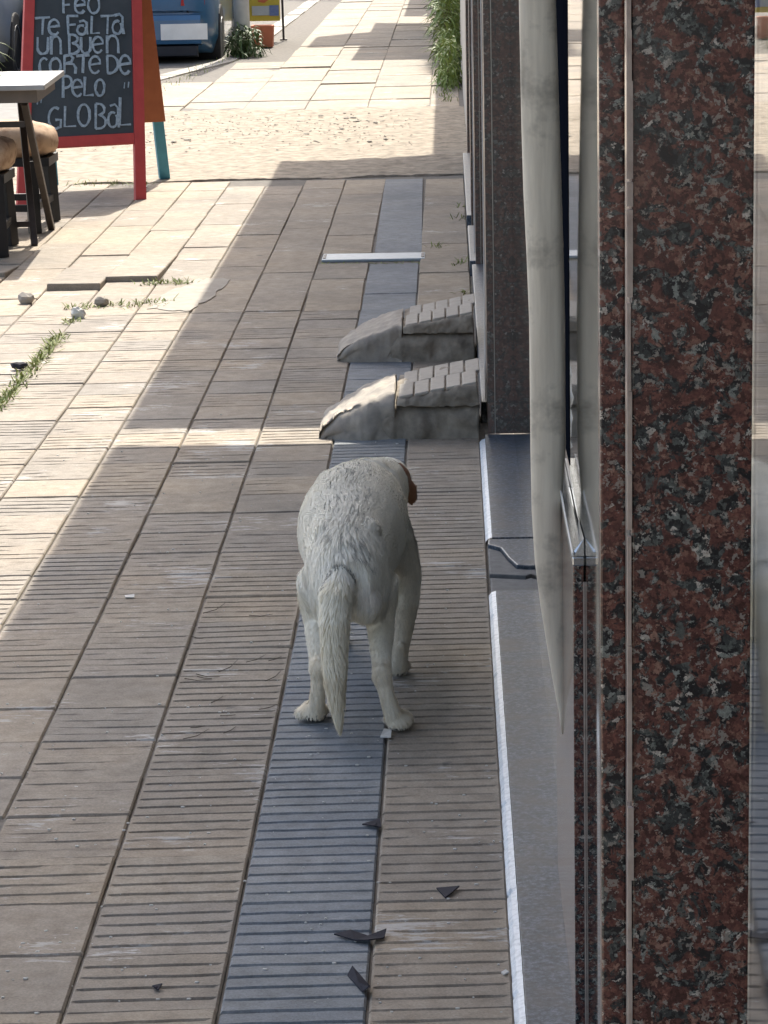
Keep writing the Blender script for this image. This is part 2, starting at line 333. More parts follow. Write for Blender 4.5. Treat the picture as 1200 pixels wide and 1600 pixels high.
# ------------------------------------------------------------------ near sidewalk: grooved tiles, each an object
SH = 0.045
def tile_mesh(name, wx, ly, mat, depth, seed, ng=5, wob=0.0, border=0.0):
    rnd = random.Random(seed); gap = 0.0022; hx = wx / 2 - gap; hy = ly / 2 - gap
    ys = [(-hy, -0.0035), (-hy + 0.003, 0)]; p = 2 * (hy) / ng; gr = []
    if depth > 0:
        for i in range(ng - 1):
            c = -ly / 2 + ly / ng * (i + 1) + rnd.uniform(-.0008, .0008); wd = 0.0052 + rnd.uniform(-.0005, .0007)
            ys += [(c - wd, 0), (c - wd * 0.55, 'g'), (c + wd * 0.55, 'g'), (c + wd, 0)]
    ys += [(hy - 0.003, 0), (hy, -0.0035)]
    nx = 11 if depth > 0 else 5
    xs = [(-hx, -0.0035), (-hx + 0.003, 0)] + [(-hx + 0.012 + (2 * hx - 0.024) * i / (nx - 1), 1) for i in range(nx)] + [(hx - 0.003, 0), (hx, -0.0035)]
    vs_ = []; fs_ = []; off = Vector((seed * 3.7, seed * 1.3, 0))
    for xi, (x, xe) in enumerate(xs):
        for yi, (y, z) in enumerate(ys):
            zz = 0.0
            if z == 'g':
                k = 1.0 if (xe == 1 or border == 0) else 0.0
                q = noise.noise(Vector((x * 14, y * 30, seed * 5.1)))
                zz = -depth * k * max(0.05, 1 + wob * (q * 2.2 - 0.3))
            else: zz = z
            if xe not in (0, 1): zz = min(zz, xe)
            zz += 0.0011 * noise.noise(Vector((x * 22, y * 22, 0)) + off)
            vs_.append((x, y + SH * x, zz))
    n = len(ys)
    for i in range(len(xs) - 1):
        for j in range(n - 1): fs_.append((i * n + j, (i + 1) * n + j, (i + 1) * n + j + 1, i * n + j + 1))
    # skirt
    b = len(vs_); edge = [i * n for i in range(len(xs))] + [(len(xs) - 1) * n + j for j in range(1, n)] + [i * n + n - 1 for i in range(len(xs) - 2, -1, -1)] + [j for j in range(n - 2, 0, -1)]
    for e in edge: vs_.append((vs_[e][0], vs_[e][1], -0.03))
    m = len(edge)
    for k in range(m): fs_.append((edge[k], b + k, b + (k + 1) % m, edge[(k + 1) % m]))
    me = bpy.data.meshes.new(name); me.from_pydata(vs_, [], fs_); me.validate()
    bm = bmesh.new(); bm.from_mesh(me); bmesh.ops.recalc_face_normals(bm, faces=bm.faces)
    bm.to_mesh(me); bm.free()
    me.materials.append(MATS[mat]); return me
XE = [0.070, -0.125, -0.322, -0.527, -0.73, -0.92, -1.112, -1.312, -1.515, -1.72, -1.92, -2.12, -2.32, -2.5]
LY = 0.2095
side = B(-2.60, 0.16, 2.0, 15.0, -0.05, -0.0065).build('sidewalk', 'mortar', loc=(-1, 8, 0)); tag(side, kind='structure')
cache = {}
def variant(wx, ly, mat, kind, k):
    key = (round(wx, 3), round(ly, 3), mat, kind, k)
    if key not in cache:
        d = {'deep': 0.0047, 'mid': 0.0030, 'worn': 0.0014, 'flat': 0.0}[kind]
        cache[key] = tile_mesh('tile', wx, ly, mat, d, hash((wx * 1000 // 1, k, len(kind))) % 97 + k, max(5, int(round(ly / 0.041))), {'deep': .5, 'mid': .6, 'worn': 1.2, 'flat': 0}[kind], border=(0 if mat == 'blue_tile' else 1))
    return cache[key]
def put_tile(me, x, y, z, jx, jz, parent=side):
    o = bpy.data.objects.new('tile', me); COL.objects.link(o); o.parent = parent
    o.location = Vector((x, y, z)) - wloc(parent); o.rotation_euler = (random.gauss(0, jx), random.gauss(0, jx), random.gauss(0, jz)); return o
Y0 = 4.2480 - 5 * LY
rnd = random.Random(3)
TAN_SPEC = {}
for c in range(13):
    x1, x0 = XE[c], XE[c + 1]; wx = x1 - x0; xc = (x0 + x1) / 2
    ya = Y0
    while ya < 10.05:
        yc = ya + LY / 2
        if c == 0: kind = rnd.choice(['deep', 'deep', 'mid']) if yc < 6.9 else 'worn'
        elif c == 1: kind = 'deep' if yc < 7.9 else 'flat'
        elif c == 2: kind = 'deep' if yc < 6.15 else rnd.choice(['worn', 'deep', 'mid', 'flat'])
        else: kind = rnd.choice(['worn', 'flat', 'mid', 'deep', 'worn', 'worn'])
        if yc > 8.0 and c != 1: kind = rnd.choice(['worn', 'flat', 'flat', 'worn'])
        mat = 'blue_tile' if c == 1 else ('grey_tile' if rnd.random() < 0.2 and c > 1 else 'tan_tile')
        px = 600 + FPX * ((xc + 0.12) / yc) * 1.0 + 100
        if px > -30 and not (c == 0 and yc > 9.8):
            z = rnd.gauss(0, 0.0010) if c > 1 else rnd.gauss(0, .0004)
            if c >= 7 and 8.2 < yc: z -= 0.003
            put_tile(variant(round(wx, 3), LY, mat, kind, rnd.randrange(3)), xc, yc + SH * 0, z, 0.004 if c > 1 else 0.0012, 0.004 if c > 1 else 0.001)
        ya += LY
Yend = ya
# larger flat slabs further on
for c in range(13):
    x1, x0 = XE[c], XE[c + 1]; wx = x1 - x0; xc = (x0 + x1) / 2
    y = Yend; k = 0
    while y < 14.5:
        ln = min([0.42, 0.63, 0.84][rnd.randrange(3)] if c > 0 else 0.95, 14.75 - y)
        if c == 1 and y > 11.6: ln = 14.75 - y
        if c in (1, 2) and y < 11.4 < y + ln + 0.2: ln = 11.40 - y
        elif c in (1, 2) and abs(y - 11.40) < 0.02: y = 11.74; ln = 0.62 if c == 2 else 14.75 - y
        if ln < 0.1: break
        ly = ln; yc = y + ln / 2
        px = 700 + FPX * ((xc + 0.12) / yc)
        if px > -40:
            raised = (c >= 6 and y > 10.55 and y < 11.3)
            mat = 'blue_tile' if c == 1 else 'tan_flat'
            me = tile_mesh('tile', wx, round(ly, 3), mat, 0.0, rnd.randrange(99))
            o_ = put_tile(me, xc, yc, (0.012 if raised else 0) + rnd.gauss(0, 0.0015), 0.002, 0.006)
            if raised:
                o_.rotation_euler[0] = -rnd.uniform(.012, .030) / ly; o_.rotation_euler[1] = rnd.uniform(-.03, .03); o_.location.y += rnd.uniform(-.09, .06)
        y += ln
# sunk trench cover of pale metal
dr = empty('drain_cover', (-0.31, 11.6, 0), 'pale blue-grey metal strip cover lying across the slabs behind the ramps', 'drain cover')
cpl = B(-0.515, -0.105, 11.50, 11.69, -0.006, 0.005).build('cover_plate', 'drain_metal', dr, bevel=0.003)
for x in (-0.512, -0.120): B(x, x + 0.012, 11.53, 11.66, 0.005, 0.007).build('slot_rim', 'black_wood', cpl)
# pale concrete patch
pp = [(-1.07, 10.22), (-0.92, 10.14), (-0.86, 10.55), (-0.84, 10.98), (-0.97, 10.98), (-1.05, 10.62)]
pq = []
for i in range(len(pp)):
    a, b = pp[i], pp[(i + 1) % len(pp)]
    for k in range(7): pq.append((a[0] + (b[0] - a[0]) * k / 7 + random.uniform(-.013, .013), a[1] + (b[1] - a[1]) * k / 7 + random.uniform(-.03, .03)))
pp = pq
tag(MB().prism(pp, -0.004, 0.0035).build('concrete_patch', 'white_concrete'), kind='structure')

# broken concrete driveway between the two stretches of tiles
def rough_sheet(name, mat, x0, x1, near, far, nx, ny, amp, z0, sc, seed=0):
    vs_ = []; fs_ = []
    for i in range(nx + 1):
        x = x0 + (x1 - x0) * i / nx; ya, yb = near(x), far(x)
        for j in range(ny + 1):
            y = ya + (yb - ya) * j / ny
            z = z0 + amp * (noise.fractal(Vector((x * sc, y * sc * 0.6, seed)), 1.0, 2.2, 5) * 0.6) + (0.35 * amp * abs(noise.noise(Vector((x * sc * 6, y * sc * 4, seed)))))
            if j == 0: z = -0.05
            vs_.append((x, y, z))
    for i in range(nx):
        for j in range(ny): fs_.append((i * (ny + 1) + j, (i + 1) * (ny + 1) + j, (i + 1) * (ny + 1) + j + 1, i * (ny + 1) + j + 1))
    return MB().add(vs_, fs_).build(name, mat, smooth=False)
nearc = lambda x: 14.83 + 0.09 * (x + 1) + 0.07 * noise.noise(Vector((x * 2.3, 1, 0))) + 0.02 * noise.noise(Vector((x * 14, 5, 0)))
drv = rough_sheet('driveway', 'rubble_concrete', -2.66, 0.16, nearc, lambda x: 19.6, 150, 170, 0.022, 0.002, 2.6)
tag(drv, kind='structure')
cz = []
for i in range(700):
    x, y = random.uniform(-2.6, -0.2), random.triangular(16.2, 19.4, 18.0); r = random.uniform(0.003, 0.009) * (2.2 if random.random() < .05 else 1)
    cz.append((x, y, r))
ch = MB()
for x, y, r in cz:
    ch.ell((x, y, 0.008), (r * random.uniform(.8, 1.5), r, r * 0.35), 6, 4, Matrix.Rotation(random.uniform(0, 3), 3, 'Z'))
tag(ch.build('rubble', 'white_concrete'), 'loose pale concrete crumbs scattered over the broken driveway', 'rubble', kind='stuff')

# far sidewalk of slabs
far = B(-2.62, 0.16, 19.55, 70, -0.05, -0.0075).build('sidewalk', 'mortar', loc=(-1, 30, 0)); tag(far, kind='structure')
xf = [0.07, -0.13, -0.55, -0.97, -1.39, -1.81, -2.2]
for c in range(6):
    y = 19.60
    while y < 46:
        ln = rnd.choice([0.42, 0.84, 0.84, 1.26]); xc = (xf[c] + xf[c + 1]) / 2; wx = xf[c] - xf[c + 1]
        lim = -2.28 if y < 22.5 else (-1.95 if y < 25 else -1.74)
        if xf[c + 1] > lim:
            key = ('far', c, ln, rnd.randrange(2))
            if key not in cache: cache[key] = tile_mesh('tile', wx, ln, 'tan_flat', 0, rnd.randrange(99))
            put_tile(cache[key], xc, y + ln / 2, rnd.gauss(0, 0.004), 0.004, 0.004, far)
        y += ln

# ------------------------------------------------------------------ shop front along the right
shop = empty('shop_front', (0.3, 5.0, 0), 'granite and glass shop front with sill and canopy running along the sidewalk', 'shop front')
XG = 0.160
# near pillar clad in red granite: face panel and side panel meet in a chipped, grouted arris
def rough_panel(x0, x1, y0, y1, z0, z1, name, mat, bev=0.0012): return B(x0, x1, y0, y1, z0, z1).build(name, mat, shop, bevel=bev)
rough_panel(0.0935, 0.157, 1.51, 1.53, -0.01, 3.0, 'pillar_face', 'red_granite')['label'] = 'polished red and black granite face of the near pillar'
rough_panel(0.0782, 0.0918, 1.535, 1.553, -0.01, 3.0, 'pillar_side', 'red_granite')
rough_panel(0.100, 0.157, 1.556, 1.765, -0.01, 3.0, 'pillar_core', 'red_granite')
gm = MB(); z = 0.3; rg = random.Random(5)
while z < 2.2:
    l = rg.uniform(0.006, 0.05); wv = rg.uniform(0.0006, 0.0022)
    gm.box(0.0912, 0.0912 + wv + 0.0012, 1.5085 - wv * .3, 1.512, z, z + l); z += l + (rg.uniform(0.0, 0.004) if rg.random() < .6 else 0.0)
gm.build('grout_line', 'grout', shop)
# panes
B(XG, XG + 0.008, -4.0, 1.505, 0.02, 2.7).build('glass_pane', 'glass', shop)
MB().prism([(0.0830, 0.80), (0.0910, 0.80), (0.0750, 0.0), (0.0670, 0.0)], 0.02, 2.3).build('door_glass', 'glass', shop)
B(XG, XG + 0.008, 1.775, 3.955, 0.0125, 2.7).build('glass_pane', 'glass', shop)
B(XG, XG + 0.008, 4.365, 7.64, 0.0125, 2.7).build('glass_pane', 'glass', shop)
B(XG - 0.001, XG + 0.03, 3.96, 4.36, 0.66, 2.7).build('frame_stile', 'black_frame', shop, bevel=0.002)
B(XG, XG + 0.03, 3.96, 4.36, 0.0125, 0.658).build('kick_panel', 'dark_granite', shop, bevel=0.002)
# low granite pier with a metal cap ledge beside the glass
B(0.1455, XG - 0.001, 3.525, 4.14, 0.0125, 0.620).build('low_pier', 'red_granite', shop, bevel=0.002)
B(0.1578, 0.1597, 3.521, 3.5245, 0.0125, 0.600).build('pier_joint', 'grout', shop)
cap = MB().box(0.1442, XG - 0.0005, 3.515, 4.15, 0.622, 0.634).build('ledge_cap', 'steel_cap', shop, bevel=0.002)
B(0.1438, 0.1456, 3.513, 4.152, 0.635, 0.640).build('ledge_lip', 'plate_white', cap, bevel=0.0008)
MB().add([(0.1465, 3.518, 0.6345), (XG - .001, 3.518, 0.6345), (XG - .001, 3.68, 0.6345), (0.156, 3.55, 0.6345), (0.1465, 3.522, 0.640), (XG - .001, 3.520, 0.656), (XG - .001, 3.69, 0.646), (0.156, 3.55, 0.642)],
         [(0, 1, 2, 3), (4, 5, 6, 7), (0, 1, 5, 4), (1, 2, 6, 5), (2, 3, 7, 6), (3, 0, 4, 7)]).build('cap_end', 'steel_cap', cap)
# dribble of old sealant above the ledge
sil = MB(); pts = [(XG - 0.004, 4.13, 0.640)]
rs = random.Random(2); zz = 0.64
while zz < 0.78:
    zz += 0.008; pts.append((XG - 0.004 + rs.uniform(-.0025, .002), 4.13 + rs.uniform(-.01, .01), zz))
rad = [0.003 + 0.0035 * math.sin(math.pi * i / (len(pts) - 1)) * rs.uniform(.6, 1.2) for i in range(len(pts))]
sil.tube(pts, rad, 7); sil.build('sealant_bead', 'silicone', shop, smooth=True)
# long cream bow rail fixed to the glass, its lower end curving back to a point
prof = []
for py, xl, xr_ in ((1150, 878, 881), (1120, 874, 884), (1060, 863, 890), (1000, 853, 893), (950, 845, 893), (880, 836, 891), (800, 831, 889), (700, 829, 887), (600, 828, 886), (500, 827, 884), (400, 823, 881), (300, 818, 878), (200, 815, 875), (100, 813, 872), (0, 811, 869), (-300, 806, 862), (-600, 802, 857)):
    prof.append((py, at(xl, py, 3.89).x, min(at(xr_, py, 3.89).x, 0.1462 if 700 < py < 860 else 0.152)))
rings = []
for py, xa, xb in prof:
    z = at(860, py, 3.89).z; c = (xa + xb) / 2; hw = max(0.001, (xb - xa) / 2); ring = []
    for k in range(20):
        a = 2 * math.pi * k / 20; ca, sa = math.cos(a), math.sin(a)
        ex = 0.75
        ring.append((c + hw * math.copysign(abs(ca) ** ex, ca), 3.90 + min(0.013, hw * 1.3) * math.copysign(abs(sa) ** ex, sa), z))
    rings.append(ring)
MB().loft(rings).build('rail', 'cream_rail', shop, smooth=True)['label'] = 'long cream painted rail that curves to a pointed lower end'
# sills
def slab(x0, x1, y0, y1, zt, name='sill', th=0.03, mat='sill_granite', bev=0.005):
    o = B(x0, x1, y0, y1, zt - th, zt).build(name, mat, shop, bevel=bev, seg=3); return o
sillA = slab(0.0835, XG + 0.012, 2.2, 5.895, 0.012, bev=.001); sillB = slab(0.0835, 0.30, 6.40, 7.655, 0.012, bev=.001)
def chipped(y0, y1, zt, seed, par):
    r = random.Random(seed); y = y0
    m = MB(); n = int((y1 - y0) / 0.012); vs_ = []
    for i in range(n + 1):
        y = y0 + (y1 - y0) * i / n; q = noise.noise(Vector((y * 45, seed, 0))); q2 = noise.noise(Vector((y * 160, seed, 3)))
        d = 0.0025 + max(0, q - .12) * 0.014 + abs(q2) * .002
        e = 0.0825 + 0.0010 * noise.noise(Vector((y * 70, seed, 9)))
        vs_ += [(0.0665 + .6 * d, y, -0.012), (0.0665 + .5 * d, y, zt - .008 - d), (0.0725 + d * .5, y, zt - .0030 - d * .15), (e, y, zt - .0004), (e, y, -0.012)]
    fs_ = []
    for i in range(n):
        for k in range(4): fs_.append((i * 5 + k, (i + 1) * 5 + k, (i + 1) * 5 + k + 1, i * 5 + k + 1))
    m.add(vs_, fs_).build('sill_edge', 'sky_glint_edge', par)['label'] = 'worn and chipped front edge of the sill, painted pale for reflected sky'
chipped(2.2, 5.895, 0.012, 1, sillA); chipped(6.40, 7.60, 0.012, 2, sillB)
# the broken piece between the two sills: fragments with a crack running across
cr = [(0.072, 6.335), (0.100, 6.30), (0.116, 6.20), (0.132, 6.13), (0.172, 6.115)]
B(0.0735, 0.175, 5.897, 6.398, -0.03, -0.006).build('mortar_bed', 'stone_bit', shop)
MB().prism([(0.072, 6.08)] + [(0.150, 6.06), (0.172, 6.09)] + [(x, y - .005) for x, y in cr[::-1]], -0.02, 0.004).build('broken_sill', 'broken_sill', shop, bevel=0.003)
MB().prism([(0.073, 5.91), (0.120, 5.93), (0.172, 5.915), (0.172, 6.075), (0.148, 6.045), (0.073, 6.066)], -0.02, -0.001).build('broken_sill', 'broken_sill', shop, bevel=0.003)
MB().prism([(x, y + .004) for x, y in cr] + [(0.172, 6.39), (0.074, 6.39)], -0.02, 0.011).build('broken_sill', 'sill_granite', shop, bevel=0.003)
# dark granite column at the end of the glass, and those beyond
def column(x0, y0, x1, y1, mat='dark_granite', strip=True):
    B(x0 + 0.021, x1, y0, y0 + 0.03, 0.013, 3.0).build('column_face', mat, shop, bevel=0.0015)
    B(x0, x0 + 0.0185, y0 + 0.004, y1, 0.013, 3.0).build('column_side', mat, shop, bevel=0.0015)
    B(x0 + 0.0188, x0 + 0.0207, y0 - 0.001, y0 + 0.02, 0.013, 3.0).build('column_joint', 'aluminium', shop)
column(0.091, 7.66, 0.32, 7.98)
column(0.092, 10.93, 0.30, 11.3); column(0.088, 12.45, 0.30, 12.8); column(0.094, 15.7, 0.30, 16.1)
B(0.088, 0.0905, 7.985, 8.0, 0.0, 3.0).build('edge_trim', 'plate_white', shop)
B(0.0885, 0.0915, 11.305, 11.32, 0.0, 3.0).build('edge_trim', 'plate_white', shop)
for (y0, y1, xa, z) in ((7.93, 10.92, 0.077, 0.052), (11.02, 12.2, 0.070, 0.052), (12.6, 15.6, 0.069, 0.05)):
    slab(xa, 0.17, y0, y1, z, 'raised_sill', 0.085, 'sill_granite', 0.004)
B(0.125, 0.14, 7.985, 10.92, 0.053, 3.0).build('wall_panel', 'dark_granite', shop)
B(0.125, 0.14, 11.31, 12.44, 0.053, 3.0).build('wall_panel', 'dark_granite', shop)
B(0.125, 0.14, 12.81, 15.69, 0.051, 3.0).build('wall_panel', 'dark_granite', shop)
B(0.10, 0.3, 16.2, 44, -0.02, 3.0).build('wall_panel', 'plaster', shop)
B(0.16, 0.3, -6.0, 22.5, 3.003, 3.9).build('upper_wall', 'plaster', shop)
# dark room behind the glass
room = MB().box(0.3, 4.0, -5.0, 7.6, -0.02, 0.0); room.build('room_floor', 'interior', shop)
B(4.0, 4.1, -5, 7.6, 0.0, 3.0).build('room_wall', 'interior', shop); B(0.33, 4.0, 7.6, 7.64, 0.0, 3.0).build('room_wall', 'interior', shop)
B(0.3, 4.0, -5.1, -5.0, 0.0, 3.0).build('room_wall', 'interior', shop); B(0.17, 4.0, -5, 7.6, 2.9, 2.99).build('room_ceiling', 'interior', shop)
# canopy slabs overhead; the gap between them lets a blade of sun through
HC = 3.3; SHF = HC / math.tan(SUN_EL)
dxs, dys = SHF * math.sin(SUN_AZ), SHF * math.cos(SUN_AZ)
XC = -0.905 + dxs
def canopy(poly, name='canopy_slab'): return MB().prism(poly, HC, HC + 0.10).build(name, 'canopy_paint', shop)
ya, yb = 7.632 + dys, 7.955 + dys
xr = -0.135 + dxs
canopy([(XC, -8), (0.159, -8), (0.159, ya + .03), (xr, ya - .03), (XC, ya)])
canopy([(XC, yb + .02), (xr, yb - 0.02), (0.159, yb - .02), (0.159, 16.08 + dys), (-.05 + dxs, 16.02 + dys), (XC, 15.72 + dys)])
B(xr, 0.159, ya + .04, yb - .03, HC + .02, HC + 0.3).build('sun_gap_block', 'canopy_paint', shop)  # unseen block, added to stop the sun at the inner end of the gap
# next building's awning further on
nb = empty('awning', (0.0, 31, HC), 'pale flat awning over the far stretch of sidewalk, above the wall plants', 'awning')
def shade(pts): return [(ground(x, y).x + dxs, ground(x, y).y + dys) for x, y in pts]
q1 = shade([(565, 71), (550, 93), (677, 92)]); q2 = shade([(698, 36), (587, 36), (580, 51), (496, 58), (481, 73)])
MB().prism(q1 + [(0.099, q1[2][1] + .05), (0.099, q2[0][1])] + q2[1:], HC, HC + .1).build('awning_slab', 'canopy_paint', nb)
q3 = shade([(640, 2), (632, 25), (685, 25)])
MB().prism(q3 + [(0.099, q3[2][1]), (0.099, q3[0][1] + 3), (q3[0][0], q3[0][1] + 3)], HC, HC + .1).build('awning_slab', 'canopy_paint', nb)
tree = empty('street_tree', (-1.45, 46.5, 0), 'leafy street tree beyond the far sidewalk, its dappled shade at the top of the picture', 'tree')
MB().tube([(-1.45, 46.5, -.1), (-1.42, 46.5, 1.5), (-1.46, 46.4, 3.2), (-1.4, 46.3, 4.4)], [.13, .10, .08, .04], 10).build('trunk', 'stem', tree, smooth=True)
tm = MB()
for i in range(2600):
    v_ = Vector((random.gauss(0, 1), random.gauss(0, 1), random.gauss(0, 1))).normalized() * random.random() ** .4
    if noise.noise(v_ * 2.6) < -.08: continue
    c_ = Vector((-1.35 + v_.x * 1.15, 44.9 + v_.y * 2.2, 4.4 + v_.z * 1.2)); a_ = Vector((random.gauss(0, 1), random.gauss(0, 1), random.gauss(0, .6))).normalized(); b_ = a_.orthogonal().normalized()
    tm.add([c_ - a_ * .09, c_ + b_ * .045, c_ + a_ * .09, c_ - b_ * .045], [(0, 1, 2, 3)])
tm.build('crown', 'leaf_dark', tree)

# ------------------------------------------------------------------ two little concrete ramps against the sill
def ramp_thing(y0, label, painted, seed, sc=1.0):
    t = empty('concrete_ramp', (-0.15, y0 + 0.2, 0), label, 'ramp', 'small ramps against the shop sill')
    yn, yf = y0, y0 + 0.40 * sc
    def ring(x, zt, tilt, inset, zb=-0.02, rr=0.02, nn=9, seed2=0, yf=yf, big=0.0):
        pts = []
        path = [(yn + inset, zb)] + [(yn + inset * .5, zb + (max(zt - rr, zb + .004) - zb) * t_) for t_ in (.12, .25, .37, .5, .62, .75, .88)]
        for a in (0, 30, 60, 90): path.append((yn + inset * .4 + rr - rr * math.cos(R(a)), zt - rr + rr * math.sin(R(a))))
        for t_ in (.1, .18, .26, .34, .42, .5, .58, .66, .74, .82, .9): path.append((yn + (yf - yn) * t_, zt + tilt * t_))
        path += [(yf, zt + tilt - .015), (yf, zb)]
        for i, (y, z) in enumerate(path):
            q = Vector((x * 18, y * 18, z * 18 + seed + seed2)); k = 0.016 if (z > zb + .001) else 0
            lump = big * noise.noise(Vector((x * 7 + seed, y * 7, z * 7)))
            z += lump * .5 * (z > .02); y += lump * (z > zb + .001)
            pts.append((x + k * .4 * noise.noise(q + Vector((9, 0, 0))), y + k * noise.noise(q) + .0030 * noise.noise(q * 4.1 + Vector((3, 0, 0))) * (k > 0), z + k * .45 * noise.noise(q * 1.7) + .0034 * noise.noise(q * 4.3)))
        return pts
    N_ = 64
    # lower block
    xs = [-0.215 + (0.066 + 0.215) * i / N_ for i in range(N_ + 1)]
    MB().loft([ring(x, 0.085 * min(1, 0.35 + (x + .215) / .06), 0.0, 0.010 + (0.05 * max(0, 1 - (x + .215) / .05)), rr=.03, seed2=3) for x in xs]).build('base', 'ramp_concrete', t, smooth=True)
    # upper bed that carries the pale paving pieces
    xs = [-0.152 + (0.066 + 0.152) * i / N_ for i in range(N_ + 1)]
    slope = lambda x: 0.108 + (x + 0.152) / 0.218 * 0.040
    bed = MB().loft([ring(x, slope(x), 0.004, 0.002, zb=0.088, rr=.012, seed2=8) for x in xs]).build('bed', 'ramp_concrete', t, smooth=True)
    # rounded nose
    xs = [-0.362 + (0.362 - 0.158) * i / N_ for i in range(N_ + 1)]
    def nz_(x):
        u = (x + 0.362) / 0.204; return 0.012 + 0.104 * (max(0, u) ** 0.58)
    nose = MB().loft([ring(x, nz_(x), 0.004, 0.012 + 0.07 * max(0, 1 - (x + .362) / .10) ** 1.5, rr=.035 if painted else .022, seed2=1, yf=yf - .10 * max(0, 1 - (x + .362) / .12) ** 1.5, big=.03 if painted else .012) for x in xs]).build('nose', 'ramp_smooth', t, smooth=True)
    if painted:
        pr_ = []
        for i in range(8):
            u = i / 7; x = -0.352 + 0.075 * u; pr_.append([(x, yn + .05 + .02 * (1 - u), nz_(x) * .62), (x, yn + .03, nz_(x) * .55), (x + .003, yn + .12, nz_(x) + .004), (x + .003, yn + .05, nz_(x) + .003)])
        vs_ = [p for r_ in pr_ for p in (r_[1], r_[0], r_[3], r_[2])]; fs_ = []
        for i in range(7):
            for k in range(3): fs_.append((i * 4 + k, (i + 1) * 4 + k, (i + 1) * 4 + k + 1, i * 4 + k + 1))
        MB().add(vs_, fs_).build('paint_patch', 'pink_paint', nose)
    r = random.Random(seed)
    for row in (0, 1):
        for k in range(5):
            x0 = -0.146 + k * 0.0425; x1 = x0 + 0.0385; a = yn + 0.012 + row * 0.196; b = a + 0.180
            za, zb_ = slope(x0), slope(x1); h = 0.007 + r.uniform(-.002, .002); dx = 0.01 * row
            MB().add([(x0 + dx, a, za - .004), (x1 + dx, a, zb_ - .004), (x1 + dx, b, zb_ - .002), (x0 + dx, b, za - .002), (x0 + dx, a, za + h), (x1 + dx, a, zb_ + h), (x1 + dx, b, zb_ + h + .003), (x0 + dx, b, za + h + .003)],
                     [(0, 3, 2, 1), (4, 5, 6, 7), (0, 1, 5, 4), (1, 2, 6, 5), (2, 3, 7, 6), (3, 0, 4, 7)]).build('tile', 'ramp_tile', bed, bevel=0.004)
    return t
ramp_thing(7.665, 'cracked concrete ramp nearest the dog, its nose in a strip of sun', True, 4)
ramp_thing(8.96, 'smooth grey concrete ramp behind the sunlit one, wholly in shade', False, 11)

# ------------------------------------------------------------------ chalkboard A-sign
FL, FR = Vector((-2.045, 13.68, 0)), Vector((-1.462, 13.954, 0))
RL, RR = Vector((-2.045, 14.76, 0)), Vector((-1.447, 15.013, 0))
TL, TR = (FL + RL) / 2 + Vector((0.03, 0, 1.28)), (FR + RR) / 2 + Vector((-0.045, 0, 1.28))
sg = empty('chalkboard_sign', ((FL + RR) / 2).to_tuple(), 'red-framed A-board with chalk lettering, standing behind the table and stools', 'chalkboard sign')
def leafpt(a0, a1, b0, b1, u, v): return (a0.lerp(a1, u)).lerp(b0.lerp(b1, u), v)
fp = lambda u, v: leafpt(FL, FR, TL, TR, u, v)
rp = lambda u, v: leafpt(RL, RR, TL, TR, u, v)
fn = (fp(1, 0) - fp(0, 0)).cross(fp(0, 1) - fp(0, 0)).normalized()
if fn.y > 0: fn = -fn
rn = (rp(1, 0) - rp(0, 0)).cross(rp(0, 1) - rp(0, 0)).normalized()
if rn.y < 0: rn = -rn
def leafbox(pf, n, u0, u1, v0, v1, t0, t1):
    a = [pf(u0, v0), pf(u1, v0), pf(u1, v1), pf(u0, v1)]
    return MB().add([p + n * t0 for p in a] + [p + n * t1 for p in a], [(0, 3, 2, 1), (4, 5, 6, 7), (0, 1, 5, 4), (1, 2, 6, 5), (2, 3, 7, 6), (3, 0, 4, 7)])
leafbox(fp, fn, 0, 0.085, 0, 1, -0.02, 0.012).build('stile', 'red_paint', sg, bevel=0.002)
leafbox(fp, fn, 0.915, 1, 0, 1, -0.02, 0.012).build('stile', 'red_paint', sg, bevel=0.002)
leafbox(fp, fn, 0.087, 0.913, 0.205, 0.242, -0.018, 0.009).build('rail', 'red_paint', sg, bevel=0.002)
leafbox(fp, fn, 0.087, 0.913, 0.96, 1.0, -0.018, 0.009).build('rail', 'red_paint', sg, bevel=0.002)
slate = leafbox(fp, fn, 0.087, 0.913, 0.244, 0.958, -0.014, 0.0).build('slate_panel', 'slate', sg)
leafbox(rp, rn, 0, 0.085, 0, 0.98, -0.02, 0.012).build('rear_leg', 'blue_paint', sg, bevel=0.002)
leafbox(rp, rn, 0.915, 1, 0, 0.98, -0.02, 0.012).build('rear_leg', 'blue_paint', sg, bevel=0.002)
leafbox(rp, rn, -0.01, 1.01, 0.245, 0.975, -0.034, -0.021).build('rear_panel', 'orange_wood', sg)
